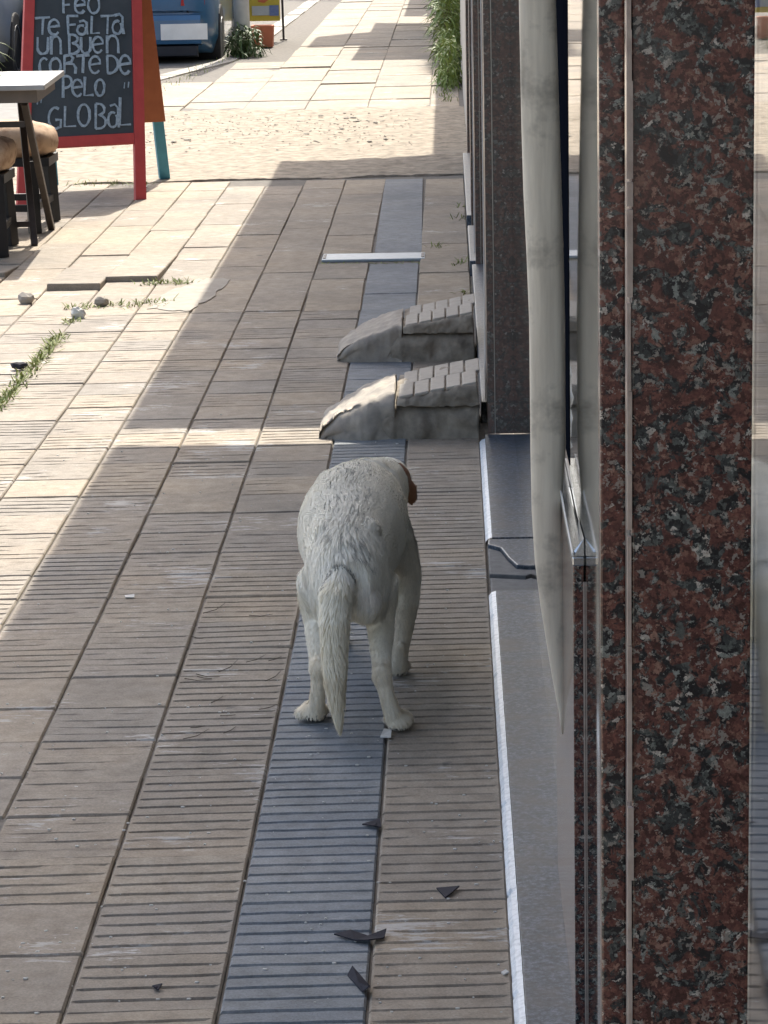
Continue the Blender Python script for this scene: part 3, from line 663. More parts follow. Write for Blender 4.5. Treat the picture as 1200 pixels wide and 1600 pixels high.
# lettering drawn on the slate
def on_board(px, py):
    r = ray(px, py); o = Vector((0, 0, CAMH)); t = (FL + fn * 0.0015 - o).dot(fn) / r.dot(fn); return o + r * t
def arc(cx, cy, rx, ry, a0, a1, n=12): return [(cx + rx * math.cos(R(a0 + (a1 - a0) * i / n)), cy + ry * math.sin(R(a0 + (a1 - a0) * i / n))) for i in range(n + 1)]
GL = {'F': [[(0.05, 1), (0.1, 0)], [(0, 1), (1, 1)], [(0.08, .52), (.8, .55)]],
      'e': [[(0.1, .5)] + arc(.5, .5, .45, .48, 10, 320)], 'E': [[(0.1, .5)] + arc(.5, .5, .45, .48, 10, 320)],
      'O': [arc(.5, .5, .46, .5, 95, 455, 16)], 'o': [arc(.5, .42, .44, .42, 95, 455, 14)],
      'u': [[(0.05, 1), (.05, .4)] + arc(.5, .35, .45, .33, 180, 360, 8) + [(.95, 1)]], 'U': [[(0.05, 1), (.05, .35)] + arc(.5, .35, .45, .35, 180, 360, 8) + [(.95, 1)]],
      'T': [[(0, .95), (1, 1)], [(.55, .97), (.5, 0)]], 'L': [[(.1, 1), (.05, .03), (1, 0.06)]],
      'a': [arc(.42, .33, .38, .33, 60, 400, 14), [(0.2, .92), (.6, 1.0), (.85, .85), (.88, .4), (.95, 0)]],
      'n': [[(.08, 0), (.06, 1)], [(.08, .62)] + arc(.5, .6, .42, .38, 170, 0, 8) + [(.95, 0)]],
      'B': [[(.08, 0), (.08, 1)], [(.08, 1)] + arc(.3, .77, .5, .23, 80, -90, 8) + arc(.3, .27, .62, .27, 80, -90, 8) + [(.08, 0)]],
      'c': [arc(.55, .45, .45, .45, 50, 310, 12)], 'C': [arc(.55, .5, .5, .5, 50, 310, 12)],
      'R': [[(.08, 0), (.08, 1)], [(.08, .95), (.5, 1), (.72, .85), (.6, .62), (.1, .52)], [(.3, .55), (.75, .5), (.92, .3), (.9, 0)]],
      'D': [[(.1, 0), (.08, 1)], [(.02, 1)] + arc(.3, .5, .62, .5, 80, -90, 10) + [(.05, 0)]],
      'P': [[(.1, 0), (.08, 1)], [(.05, 1)] + arc(.35, .74, .58, .27, 80, -90, 8) + [(.1, .45)]],
      'G': [arc(.55, .52, .5, .48, 60, 300, 12) + [(.95, .12), (.95, .45), (.55, .45)]],
      "'": [[(.2, 1), (.0, 0)]]}
LINES = [
  [('F', 98, 112, -4, 21), ('E', 116, 134, -3, 21), ('O', 137, 156, -6, 21)],
  [('T', 54, 78, 27, 54), ('e', 75, 94, 30, 55), ('F', 105, 122, 25, 54), ('a', 120, 138, 32, 54), ('L', 142, 156, 25, 53), ('T', 157, 178, 24, 53), ('a', 175, 194, 22, 53)],
  [('u', 58, 76, 58, 85), ('n', 79, 96, 56, 85), ('B', 107, 125, 54, 84), ('u', 126, 142, 58, 84), ('e', 144, 162, 57, 83), ('n', 166, 186, 55, 83)],
  [('c', 60, 76, 88, 116), ('o', 77, 96, 86, 116), ('R', 99, 120, 86, 115), ('T', 119, 140, 86, 114), ('e', 139, 158, 87, 115), ('D', 166, 186, 87, 114), ('e', 186, 205, 86, 116)],
  [('P', 97, 113, 119, 153), ('e', 112, 130, 124, 151), ('L', 131, 146, 120, 150), ('o', 148, 164, 119, 150)],
  [('G', 75, 96, 168, 203), ('L', 100, 119, 166, 199), ('O', 121, 141, 163, 197), ('B', 148, 167, 162, 201), ('a', 168, 187, 163, 199), ('L', 186, 205, 152, 197)],
  [("'", 58, 65, 153, 163), ("'", 64, 70, 152, 161)], [("'", 194, 199, 129, 138), ("'", 200, 205, 128, 137)]]
for ln in LINES:
    m = MB()
    for chh, x0, x1, y0, y1 in ln:
        for st in GL[chh]:
            pts = [on_board(x0 + (x1 - x0) * a + random.uniform(-.3, .3), y1 + (y0 - y1) * b + random.uniform(-.3, .3)) for a, b in st]
            m.tube(pts, [(0.0072 if chh != "'" else 0.0035) * random.uniform(.72, 1.25) for _ in pts], 6, sx=0.16, axis=fn)
    m.build('chalk_lettering', 'chalk', slate)

# ------------------------------------------------------------------ folding table, stools, potted plant
tb = empty('folding_table', (-2.0, 12.2, 0), 'low folding table with pale metal top at the left edge', 'table')
ZT = 0.70
MB().prism([(-1.615, 11.70), (-1.655, 12.63), (-2.42, 12.60), (-2.38, 11.68)], ZT - 0.022, ZT).build('table_top', 'table_metal', tb, bevel=0.004)
MB().prism([(-1.655, 11.76), (-1.69, 12.57), (-2.38, 12.54), (-2.34, 11.74)], ZT - 0.075, ZT - 0.024).build('apron', 'table_under', tb)
for xo in (0.0, -0.58):
    A0 = at(38, 160, 11.95); A1 = ground(81, 359); Bq0 = at(43, 160, 12.55); B1 = ground(54, 384)
    dx = Vector((xo, 0, 0))
    MB().bar(A0 + dx, A1 + dx + Vector((0, 0, .0)), 0.028, 0.028).build('leg', 'dark_steel', tb, bevel=0.003)
    MB().bar(Bq0 + dx + Vector((-.03, 0, 0)), B1 + dx + Vector((-.0, 0, 0)), 0.028, 0.026).build('leg', 'dark_steel', tb, bevel=0.003)
s0 = A0.lerp(A1, 0.16)
MB().bar(s0 + Vector((-.015, 0, 0)), s0 + Vector((-.575, 0, 0)), 0.02, 0.024).build('stretcher', 'dark_steel', tb)
s1 = Bq0.lerp(B1, 0.85)
MB().bar(s1 + Vector((-.015, 0, 0)), s1 + Vector((-.575, 0, 0)), 0.02, 0.024).build('stretcher', 'dark_steel', tb)
def cushion_mesh(c, hx, hy, z0, z1, seed):
    rings = []; nu = 28
    for j in range(9):
        t = j / 8; zz = z0 + (z1 - z0) * t; s = math.sin(math.pi * min(0.5 + 0.5 * t, 1)) if t > .5 else 1
        s = (1 - abs(2 * t - 0.9) ** 3.2 * 0.42); ring = []
        for k in range(nu):
            a = 2 * math.pi * k / nu; ca, sa = math.cos(a), math.sin(a); e = 0.55
            x = hx * s * math.copysign(abs(ca) ** e, ca); y = hy * s * math.copysign(abs(sa) ** e, sa)
            q = noise.noise(Vector((x * 9, y * 9, zz * 9 + seed)))
            ring.append((c[0] + x * (1 + .1 * q), c[1] + y * (1 + .1 * q), zz + 0.018 * q - (0.02 if t < .3 else 0) * abs(noise.noise(Vector((a * 2, seed, 0))))))
        rings.append(ring)
    return MB().loft(rings)
def stool(c, hx, hy, zs, label, seed, legs):
    t = empty('stool', (c[0], c[1], 0), label, 'stool', 'cushioned stools at the table')
    cushion_mesh(c, hx, hy, zs - 0.10, zs + 0.055, seed).build('cushion', 'cushion', t, smooth=True)
    B(c[0] - hx * .9, c[0] + hx * .9, c[1] - hy * .9, c[1] + hy * .9, zs - 0.135, zs - 0.098).build('seat_frame', 'black_wood', t)
    for lx, ly in legs:
        MB().bar((c[0] + (lx - c[0]) * .9, c[1] + (ly - c[1]) * .9, zs - 0.10), (lx, ly, 0.0), 0.05, 0.05).build('leg', 'black_wood', t, bevel=0.003)
    for (a, b) in ((0, 1), (2, 3), (0, 2), (1, 3)):
        MB().bar((*legs[a], 0.11), (*legs[b], 0.11), 0.022, 0.03).build('stretcher', 'black_wood', t)
stool((-1.925, 12.93), 0.185, 0.17, 0.41, 'stool with beige patterned cushion under the table, nearest the A-board', 1, [(-1.795, 13.10), (-2.07, 13.10), (-1.81, 12.62), (-2.07, 12.62)])
stool((-1.985, 11.98), 0.19, 0.17, 0.43, 'front stool with beige cushion, cut off by the left edge of the picture', 5, [(-1.835, 11.79), (-2.13, 11.79), (-1.855, 12.2), (-2.13, 12.2)])
def strap(m, base, az, ln, wd, rise, droop, n=5):
    d = Vector((math.cos(az), math.sin(az), 0)); s = Vector((-d.y, d.x, 0)); vs_ = []; fs_ = []
    for i in range(n + 1):
        t = i / n; p = Vector(base) + d * ln * t * (1 - .15 * t) + Vector((0, 0, rise * t - droop * t * t)); w_ = wd * (0.5 + 1.2 * t) * (1 - t) ** 0.6 + 0.0006
        vs_ += [p - s * w_ + Vector((0, 0, w_ * .35)), p, p + s * w_ + Vector((0, 0, w_ * .35))]
    for i in range(n):
        for k in (0, 1): fs_.append((i * 3 + k, i * 3 + k + 1, (i + 1) * 3 + k + 1, (i + 1) * 3 + k))
    m.add(vs_, fs_)
pt = empty('potted_plant', (-1.99, 12.02, ZT + .001), 'small potted plant with strap leaves on the table', 'plant')
MB().loft([[(-1.99 + r_ * math.cos(2 * math.pi * k / 16), 12.02 + r_ * math.sin(2 * math.pi * k / 16), z_) for k in range(16)] for r_, z_ in ((0.045, ZT + .001), (0.06, ZT + .09), (0.064, ZT + .092), (0.064, ZT + .105), (0.05, ZT + .10))]).build('pot', 'terracotta', pt, smooth=False)
lm = MB()
for i in range(34): strap(lm, (-1.99, 12.02, ZT + .10), random.uniform(0, 6.28), random.uniform(.14, .26), 0.010, random.uniform(.08, .22), random.uniform(.12, .30))
lm.build('leaves', 'leaf', pt)

# ------------------------------------------------------------------ cars
def car(loc, rz, paint, label, plate_x, hw=0.80, ln=3.9):
    t = empty('parked_car', loc, label, 'car'); M = Matrix.Rotation(rz, 3, 'Z'); L0 = Vector(loc)
    T = lambda p: L0 + M @ Vector(p)
    st = [(0.0, .42, .60, .72, .78), (0.05, .28, .80, .90, .92), (0.35, .20, .93, 1.0, .97), (0.9, .18, .97, 1.0, 1.0), (2.0, .18, .97, 1.0, .98), (2.9, .18, .96, .99, .96), (3.5, .20, .92, .96, .86), (3.82, .28, .78, .84, .72), (3.9, .42, .6, .64, .62)]
    rings = []
    for y, zb, wb, wm, zt in st:
        w1, w2 = hw * wb, hw * wm; y = y / 3.9 * ln
        pr_ = [(-w1, zb), (-w2, zb + .16), (-w2, .56), (-w2 * .97, zt - .06), (-w2 * .88, zt)]
        rings.append([T((x, y, z)) for x, z in pr_] + [T((-x, y, z)) for x, z in pr_[::-1]])
    MB().loft(rings).build('body', paint, t, smooth=True)
    rg_ = []
    for y, z, ww in ((0.12, .90, .84), (0.45, 1.38, .66), (1.1, 1.46, .66), (1.9, 1.44, .66), (2.75, .93, .84)):
        rg_.append([T((-hw * .86, y, .88)), T((-hw * ww, y, z)), T((hw * ww, y, z)), T((hw * .86, y, .88))])
    MB().loft(rg_).build('windows', 'car_glass', t)
    MB().loft([[T((-hw * .65, y, z)), T((hw * .65, y, z)), T((hw * .65, y, z + .025)), T((-hw * .65, y, z + .025))] for y, z in ((.40, 1.385), (1.1, 1.465), (1.95, 1.44))]).build('roof', paint, t)
    for y in (0.72, 3.12):
        for s in (-1, 1):
            cx = s * (hw - .10); n = 22
            def ringw(r_, x): return [T((x, y + r_ * math.cos(2 * math.pi * k / n), .30 + r_ * math.sin(2 * math.pi * k / n))) for k in range(n)]
            wh = MB().loft([ringw(.20, cx - .09), ringw(.29, cx - .09), ringw(.30, cx - .06), ringw(.30, cx + .09 + .02), ringw(.285, cx + .115), ringw(.20, cx + .115)]).build('tyre', 'tyre', t)
            MB().loft([ringw(.20, cx - .08), ringw(.195, cx + .117), ringw(.06, cx + .10)] if s > 0 else [ringw(.20, cx + .08), ringw(.195, cx - .117), ringw(.06, cx - .10)]).build('rim', 'rim', wh)
    bx0 = MB().loft([[T((x, y0, z0)) for y0, z0 in ((-.05, .30), (-.06, .34), (-.06, .50), (-.03, .54), (.06, .54), (.06, .28))] for x in (-hw * .86, -hw * .5, 0, hw * .5, hw * .86)])
    bmp = bx0.build('bumper', paint, t)
    MB().loft([[T((x, y0, z0)) for y0, z0 in ((-.045, .20), (-.055, .28), (.06, .285), (.06, .18))] for x in (-hw * .82, 0, hw * .82)]).build('bumper_skirt', 'bumper_black', t)
    MB().add([T(p) for p in ((plate_x - .2, -.066, .335), (plate_x + .2, -.066, .335), (plate_x + .2, -.066, .47), (plate_x - .2, -.066, .47), (plate_x - .2, -.058, .335), (plate_x + .2, -.058, .335), (plate_x + .2, -.058, .47), (plate_x - .2, -.058, .47))],
             [(0, 1, 2, 3), (4, 7, 6, 5), (0, 4, 5, 1), (1, 5, 6, 2), (2, 6, 7, 3), (3, 7, 4, 0)]).build('number_plate', 'plate_white', bmp)
    for s in (-1, 1):
        MB().add([T((s * hw * a, y, z)) for a, y, z in ((.66, -.012, .62), (.90, .06, .62), (.90, .08, .80), (.68, .0, .78), (.66, .03, .62), (.88, .1, .62), (.88, .12, .80), (.68, .05, .78))],
                 [(0, 1, 2, 3), (4, 7, 6, 5), (0, 4, 5, 1), (1, 5, 6, 2), (2, 6, 7, 3), (3, 7, 4, 0)]).build('tail_light', 'tail_red', t)
    return t
car((-2.84, 25.25, -0.14), R(0.5), 'blue_car', 'dark blue car with a white number plate at the kerb behind the A-board', 0.58, 0.84)
car((-4.50, 24.35, -0.14), R(-1), 'silver_car', 'silver car on the road seen past the table at the left edge', 0.0)

# ------------------------------------------------------------------ far street furniture and planting
po = empty('street_post', (-1.84, 26.3, 0), 'pale grey post rising from the shrub by the kerb', 'post')
MB().tube([(-1.84, 26.3, -0.02), (-1.84, 26.3, .3), (-1.845, 26.3, 1.2), (-1.85, 26.3, 3.0)], [.085, .072, .068, .062], 14).build('shaft', 'post_white', po, smooth=True)
MB().tube([(-1.84, 26.3, -0.01), (-1.84, 26.3, .05)], [.11, .095], 14).build('footing', 'kerb_concrete', po)
ys_ = empty('advert_sign', (-1.9, 28.65, 0), 'yellow advert sign on thin legs beside the pale post', 'sign')
ypn = B(-2.17, -1.63, 28.62, 28.65, 0.19, 1.0).build('panel', 'yellow_sign', ys_, bevel=0.003)
B(-1.90, -1.66, 28.612, 28.619, 0.245, 0.335).build('print_block', 'sign_pale', ypn)
B(-1.73, -1.64, 28.604, 28.611, 0.24, 0.34).build('print_block', 'sign_blue', ypn)
MB().prism([(0, 0), (.05, -.01), (.08, .02), (.05, .06), (.01, .05)], 0, .006)
MB().add([(-1.84 + a, 28.613, 0.375 + b) for a, b in ((0, 0), (.06, -.012), (.10, .015), (.07, .05), (.01, .05))] + [(-1.84 + a, 28.619, 0.375 + b) for a, b in ((0, 0), (.06, -.012), (.10, .015), (.07, .05), (.01, .05))], [(0, 1, 2, 3, 4), (9, 8, 7, 6, 5)] + [(k, (k + 1) % 5, 5 + (k + 1) % 5, 5 + k) for k in range(5)]).build('print_blob', 'sign_orange', ypn)
MB().tube([(-1.612, 28.63, 1.02), (-1.600, 28.62, 0.0)], 0.011, 8).build('leg', 'dark_steel', ys_); MB().tube([(-2.185, 28.63, 1.02), (-2.195, 28.62, 0.0)], 0.011, 8).build('leg', 'dark_steel', ys_)
B(-1.635, -1.565, 28.6, 28.65, 0.0, 0.015).build('foot_plate', 'dark_steel', ys_)
bx = empty('planter_box', (-1.735, 27.55, 0), 'small terracotta orange box beside the shrub and yellow sign', 'planter')
MB().loft([[(-1.735 + sx * h, 27.55 + sy * h, z_) for sx, sy in ((-1, -1), (1, -1), (1, 1), (-1, 1))] for h, z_ in ((.095, 0.0), (.106, .20), (.085, .20), (.082, .12))]).build('box', 'terracotta', bx, bevel=0.004)
B(-1.82, -1.65, 27.47, 27.63, 0.10, 0.125).build('soil', 'mortar', bx)
def bush(name, c, hx, hy, h, n, lf, label, mat='leaf_dark', stems=8, wd=.012, strapl=(.10, .22), cat='plant'):
    t = empty(name, c, label, cat); m = MB(); sm = MB()
    for i in range(stems):
        a = random.uniform(0, 6.28); e = Vector((c[0] + hx * .7 * math.cos(a) * random.random(), c[1] + hy * .7 * math.sin(a) * random.random(), h * random.uniform(.5, .95)))
        sm.tube([Vector(c), (Vector(c) + e) / 2 + Vector((random.uniform(-.02, .02), 0, .05)), e], [.008, .006, .003], 5)
    for i in range(n):
        while True:
            x, y, z = random.uniform(-1, 1), random.uniform(-1, 1), random.random()
            if x * x + y * y < 1.05 - 0.6 * z: break
        k = 1 + .35 * noise.noise(Vector((x * 2, y * 2, z * 3 + c[1])))
        b = (c[0] + x * hx * k, c[1] + y * hy * k, z * h * k + 0.01)
        strap(m, b, random.uniform(0, 6.28), random.uniform(*strapl), wd * random.uniform(.6, 1.3), random.uniform(-.02, .12), random.uniform(.03, .16), 3)
    sm.build('stems', 'stem', t); m.build('foliage', mat, t); return t
bush('kerb_shrub', (-1.80, 26.05, 0), 0.17, 0.30, 0.24, 340, 0, 'low dark green shrub around the foot of the pale post', 'leaf_dark', 9, .012, (.07, .15), 'shrub')
bush('wall_plant', (0.0, 21.9, 0), 0.085, 0.8, 0.33, 420, 0, 'low leafy weed growing at the wall foot, nearest of the wall greenery', 'leaf', 8, .010, (.07, .14))
bush('wall_plant', (0.005, 24.9, 0), 0.095, 1.6, 0.95, 1300, 0, 'tall dense green plant against the wall beyond the low weed', 'leaf', 16, .012, (.10, .22))
bush('wall_plant', (0.0, 30.5, 0), 0.09, 2.2, 1.1, 900, 0, 'farthest green plant against the wall, at the top of the picture', 'leaf', 14, .014, (.12, .25))

# weeds in the joints
wm = MB()
def tuft(x, y, n, h, sp):
    for i in range(n): strap(wm, (x + random.gauss(0, sp), y + random.gauss(0, sp * 1.6), -.004), random.uniform(0, 6.28), random.uniform(.012, .045), .0026, random.uniform(.3, 1) * h, random.uniform(0, .6) * h, 3)
for y in np.arange(8.2, 10.0, 0.035):
    if noise.noise(Vector((y * 2.2, 3, 0))) > -.12: tuft(-1.312, y, 16, .030, .014)
for x in np.arange(-1.36, -1.02, 0.03): tuft(x, 10.28 + .25 * (x + 1.36) + random.uniform(-.05, .05), 16, .03, .02)
for x in np.arange(-1.15, -0.98, 0.02): tuft(x, 10.88, 18, .035, .014)
for x in np.arange(-1.92, -1.5, 0.05): tuft(x, 14.72, 10, .035, .03)
for x in np.arange(-0.5, -0.12, 0.04): tuft(x, 11.42, 7, .012, .012)
for y, x in ((11.3, .04), (11.35, .05), (10.5, .045), (12.9, .05), (13.4, .05), (11.9, -.05), (10.1, .03)): tuft(x, y, 16, .04, .02)
for y in np.arange(21, 26, .4): tuft(-2.0 - .05 * (25 - y), y, 14, .05, .06)
for y in np.arange(20.1, 23, .2): tuft(-0.02 + random.uniform(-.04, .02), y, 14, .06, .03)
tag(wm.build('weeds', 'grass_blade'), 'thin green weeds sprouting from the paving joints', 'weeds', kind='stuff')

# ------------------------------------------------------------------ litter and loose bits
def shard(name, poly, z, mat, label, cat, bend=0.004):
    n = len(poly); c = Vector((sum(p[0] for p in poly) / n, sum(p[1] for p in poly) / n, 0)); vs_ = []; 
    for dz in (0, 0.0022):
        for i, (x, y) in enumerate(poly): vs_.append((x, y, z + dz + bend * (i % 2)))
    o = MB().add(vs_, [tuple(range(n))[::-1], tuple(range(n, 2 * n))] + [(k, (k + 1) % n, n + (k + 1) % n, n + k) for k in range(n)]).build(name, mat, loc=(c.x, c.y, 0))
    return tag(o, label, cat)
def pxs(pts): return [tuple(ground(x, y).to_tuple()[:2]) for x, y in pts]
shard('plastic_scrap', pxs([(682, 1391), (718, 1392), (696, 1406)]), .002, 'dark_scrap', 'dark triangular scrap lying on the tan tiles right of the blue strip', 'scrap')
shard('plastic_scrap', pxs([(522, 1464), (548, 1462), (575, 1467), (604, 1460), (600, 1470), (578, 1477), (556, 1474)]), .003, 'dark_scrap', 'dark winged scrap lying across the joint of blue and tan tiles', 'scrap')
shard('plastic_scrap', pxs([(543, 1527), (551, 1526), (579, 1546), (577, 1558), (566, 1553)]), .002, 'dark_scrap', 'dark crumpled scrap lowest on the blue strip, by the joint', 'scrap', .012)
shard('plastic_scrap', pxs([(566, 1291), (594, 1286), (596, 1296), (582, 1297)]), .002, 'dark_scrap', 'small dark scrap by the joint just below the dog', 'scrap')
shard('plastic_scrap', pxs([(238, 1544), (254, 1545), (247, 1551), (240, 1549)]), .002, 'dark_scrap', 'tiny dark scrap on the tan tiles at lower left', 'scrap')
shard('paper_scrap', pxs([(783, 1522), (790, 1519), (795, 1521), (788, 1526)]), .001, 'white_scrap', 'tiny white scrap on the tan tiles beside the sill', 'scrap', .001)
shard('paper_scrap', pxs([(594, 1156), (600, 1145), (612, 1145), (611, 1158)]), .004, 'white_scrap', "pale scrap under the dog's right hind paw", 'scrap', .002)
shard('paper_scrap', pxs([(195, 932), (210, 931), (210, 935), (196, 936)]), .001, 'white_scrap', 'small white scrap on the shaded tiles at left', 'scrap', .001)
def pebble(name, px, py, r, label, mat='stone_bit', sq=(1, .8, .7)):
    p = ground(px, py); m = MB().ell((p.x, p.y, r * .55), (r * sq[0], r * sq[1], r * sq[2]), 9, 6)
    m.v = [v + Vector((noise.noise(v * 60), noise.noise(v * 60 + Vector((5, 0, 0))), noise.noise(v * 60 + Vector((0, 7, 0))))) * r * .35 for v in m.v]
    tag(m.build(name, mat, loc=(p.x, p.y, 0)), label, 'stone')
pebble('stone', 41, 474, .030, 'grey stone chunk standing on the sunlit tiles at left'); pebble('stone', 122, 497, .028, 'white stone chip among the weeds, nearer of two', 'white_scrap')
pebble('stone', 160, 478, .026, 'pale stone chip among the weeds, under the raised slab edge', 'white_concrete'); pebble('stone', 30, 577, .022, 'dark lump beside the weed-filled joint', 'dark_scrap', (1.3, .9, .5))
tg = MB(); 
for i in range(16):
    cx, cy = random.uniform(240, 420), random.uniform(950, 1190); a = random.uniform(-.6, .6); l = random.uniform(8, 28)
    p0, p1, p2 = ground(cx, cy), ground(cx + l * math.cos(a), cy - l * math.sin(a) * .7), ground(cx + 2 * l * math.cos(a + .3), cy - 2 * l * math.sin(a + .3) * .7)
    tg.tube([p0 + Vector((0, 0, .002)), p1 + Vector((0, 0, .004)), p2 + Vector((0, 0, .002))], [.0008, .0008, .0004], 4)
tag(tg.build('twigs', 'twig'), 'thin dry twigs strewn on the tiles left of the dog', 'twigs', kind='stuff')
cm_ = MB()
for i in range(420):
    px, py = random.uniform(0, 790), random.uniform(640, 1600); p = ground(px, py); r = random.uniform(.0008, .0028)
    if p.x < .065: cm_.ell((p.x, p.y, r * .4), (r * random.uniform(.8, 1.8), r, r * .6), 5, 3)
tag(cm_.build('grit', 'white_scrap'), 'fine pale grit scattered over the sidewalk', 'grit', kind='stuff')

# ------------------------------------------------------------------ the dog, seen from behind, walking away
def dog():
    V = Vector
    m = MB()
    # trunk: (Y, X, z centre, half width, half height)
    tr = [(4.925, -.190, .258, .042, .052), (4.955, -.190, .262, .058, .074), (5.00, -.190, .272, .071, .085), (5.06, -.190, .281, .079, .092), (5.13, -.190, .288, .086, .098),
          (5.20, -.190, .293, .099, .104), (5.27, -.189, .295, .100, .105), (5.34, -.187, .293, .098, .103), (5.41, -.183, .288, .090, .099), (5.47, -.177, .283, .078, .092), (5.53, -.168, .283, .060, .076), (5.58, -.16, .283, .045, .06)]
    rings = []
    for y, x, z, a, b in tr:
        ring = []
        for k in range(24):
            t = 2 * math.pi * k / 24; c, s = math.cos(t), math.sin(t)
            wv = a * (1.0 if s < 0.0 else 1.0 - .10 * s * s)
            ring.append((x + wv * math.copysign(abs(c) ** .92, c), y, z + b * math.copysign(abs(s) ** .96, s)))
        rings.append(ring)
    m.loft(rings)
    m.ell((-.229, 5.035, .250), (.039, .080, .085)); m.ell((-.151, 5.03, .248), (.039, .080, .085))         # haunches
    for sx in (-.226, -.154): m.ell((sx, 5.035, .334), (.022, .035, .024), 10, 8)
    m.ell((-.240, 5.45, .262), (.040, .075, .100)); m.ell((-.132, 5.43, .262), (.042, .075, .100))          # shoulders
    # hind legs: hip, knee (forward), hock (back), toes
    def limb(pts, rads, n=14, sx=1.0): m.tube(pts, rads, n, sx=sx)
    limb([(-.236, 5.03, .250), (-.244, 5.055, .195), (-.2465, 5.045, .160), (-.245, 4.985, .128), (-.2435, 4.955, .104), (-.245, 4.953, .075), (-.249, 4.962, .040), (-.252, 4.975, .020)], [.047, .038, .026, .0175, .0160, .0130, .0145, .017])
    limb([(-.148, 5.03, .245), (-.140, 5.04, .195), (-.135, 5.02, .160), (-.1325, 4.94, .126), (-.130, 4.905, .100), (-.124, 4.898, .072), (-.115, 4.902, .040), (-.109, 4.915, .022)], [.047, .036, .024, .0170, .0160, .0135, .0155, .019])
    m.ell((-.1315, 4.905, .104), (.0185, .020, .021)); m.ell((-.2435, 4.952, .106), (.0175, .02, .021))
    # paws with toes
    for (x, y, s) in ((-.256, 4.985, -1), (-.104, 4.922, 1)):
        m.ell((x, y, .019), (.025, .034, .0175))
        for k in range(4): m.ell((x + (-.0195 + .013 * k), y + .024 + (.006 if k in (1, 2) else 0), .0125), (.0078, .013, .0115), 8, 6)
    m.ell((-.283 + .004, 4.978, .016), (.012, .016, .012), 8, 6)
    # front legs
    limb([(-.130, 5.44, .255), (-.108, 5.40, .215), (-.093, 5.355, .172), (-.092, 5.325, .125), (-.099, 5.295, .082), (-.106, 5.275, .050), (-.110, 5.270, .026)], [.044, .037, .029, .0215, .0165, .0150, .017])
    m.ell((-.112, 5.282, .017), (.023, .030, .016))
    for k in range(4): m.ell((-.112 + (-.018 + .012 * k), 5.304 + (.006 if k in (1, 2) else 0), .012), (.0075, .012, .011), 8, 6)
    m.ell((-.104, 5.262, .062), (.009, .008, .010), 8, 6)
    limb([(-.243, 5.45, .26), (-.240, 5.47, .20), (-.236, 5.49, .13), (-.235, 5.50, .06), (-.235, 5.52, .025)], [.044, .034, .024, .019, .02])
    m.ell((-.235, 5.53, .019), (.024, .034, .018))
    # neck and head, lowered and turned to the right
    limb([(-.170, 5.47, .300), (-.155, 5.55, .300), (-.140, 5.62, .298)], [.080, .064, .054], 16)
    m.ell((-.136, 5.650, .294), (.053, .062, .052)); m.ell((-.124, 5.70, .275), (.040, .05, .04)); m.tube([(-.124, 5.72, .268), (-.116, 5.79, .238)], [.030, .022], 12)
    m.ell((-.114, 5.80, .237), (.02, .016, .018))
    # ears: folded flaps
    ear = []
    for s, base, tip in ((1, V((-.106, 5.620, .310)), V((-.084, 5.595, .264))), (-1, V((-.170, 5.64, .322)), V((-.186, 5.63, .275)))):
        mid = base.lerp(tip, .5) + V((s * .009, -.006, .008))
        m.tube([base + V((-s * .012, .01, -.006)), base + V((s * .008, -.004, .002)), mid, base.lerp(tip, .85) + V((s * .004, -.003, .002)), tip, tip + V((s * .001, 0, -.005))], [.011, .0155, .0185, .016, .010, .004], 16, sx=0.42, axis=(s * .8, -.55, .1))
        ear.append((base, mid, tip))
    # tail
    tl = [(V((-.194, 4.965, .280)), .024), (V((-.202, 4.925, .272)), .025), (V((-.209, 4.893, .248)), .0255), (V((-.210, 4.873, .212)), .0245), (V((-.211, 4.862, .172)), .0225), (V((-.211, 4.855, .132)), .020), (V((-.2105, 4.850, .090)), .0155), (V((-.207, 4.845, .052)), .010), (V((-.2045, 4.845, .026)), .004)]
    m.tube([p for p, r in tl], [r for p, r in tl], 14)
    m.ell((-.160, 4.945, .225), (.030, .028, .036))
    me = bpy.data.meshes.new('raw'); me.from_pydata([tuple(v) for v in m.v], [], m.f)
    ro = bpy.data.objects.new('raw', me); COL.objects.link(ro)
    rm = ro.modifiers.new('r', 'REMESH'); rm.mode = 'VOXEL'; rm.voxel_size = 0.0042
    sm = ro.modifiers.new('s', 'SMOOTH'); sm.factor = 0.5; sm.iterations = 7
    dg = bpy.context.evaluated_depsgraph_get(); ev = ro.evaluated_get(dg)
    body = bpy.data.meshes.new_from_object(ev); bpy.data.objects.remove(ro)
    body.name = 'dog'; n = len(body.vertices)
    co_ = np.empty(n * 3); body.vertices.foreach_get('co', co_); co_ = co_.reshape(-1, 3)
    # coat colour, by place on the animal
    def coat(P):
        x, y, z = P
        w_ = noise.noise(V(P) * 14) * .5 + noise.noise(V((P[0] * 90, P[1] * 25, P[2] * 30))) * .4
        c = np.array([.97, .935, .83]) * (1 + .13 * w_)
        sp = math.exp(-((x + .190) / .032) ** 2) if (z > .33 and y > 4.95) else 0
        c = c * (1 - .14 * sp * max(0, .4 + w_ * 1.6))                                    # darker line down the back
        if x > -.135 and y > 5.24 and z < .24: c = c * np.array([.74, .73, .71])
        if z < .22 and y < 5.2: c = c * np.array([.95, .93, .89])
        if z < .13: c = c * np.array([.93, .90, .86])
        d = (V(P) - V((-.150, 4.935, .240))).length
        if d < .03: c = c * (1 - .35 * (1 - d / .03)) + np.array([.06, .02, .012]) * (1 - d / .03)
        if y < 4.90 and .03 < z < .29 and x < -.17: c = c * np.array([1.0, .98, .92])     # yellowish tail
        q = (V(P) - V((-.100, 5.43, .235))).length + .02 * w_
        if x > -.118: c = c * (1 - .55 * max(0, 1 - q / .09))
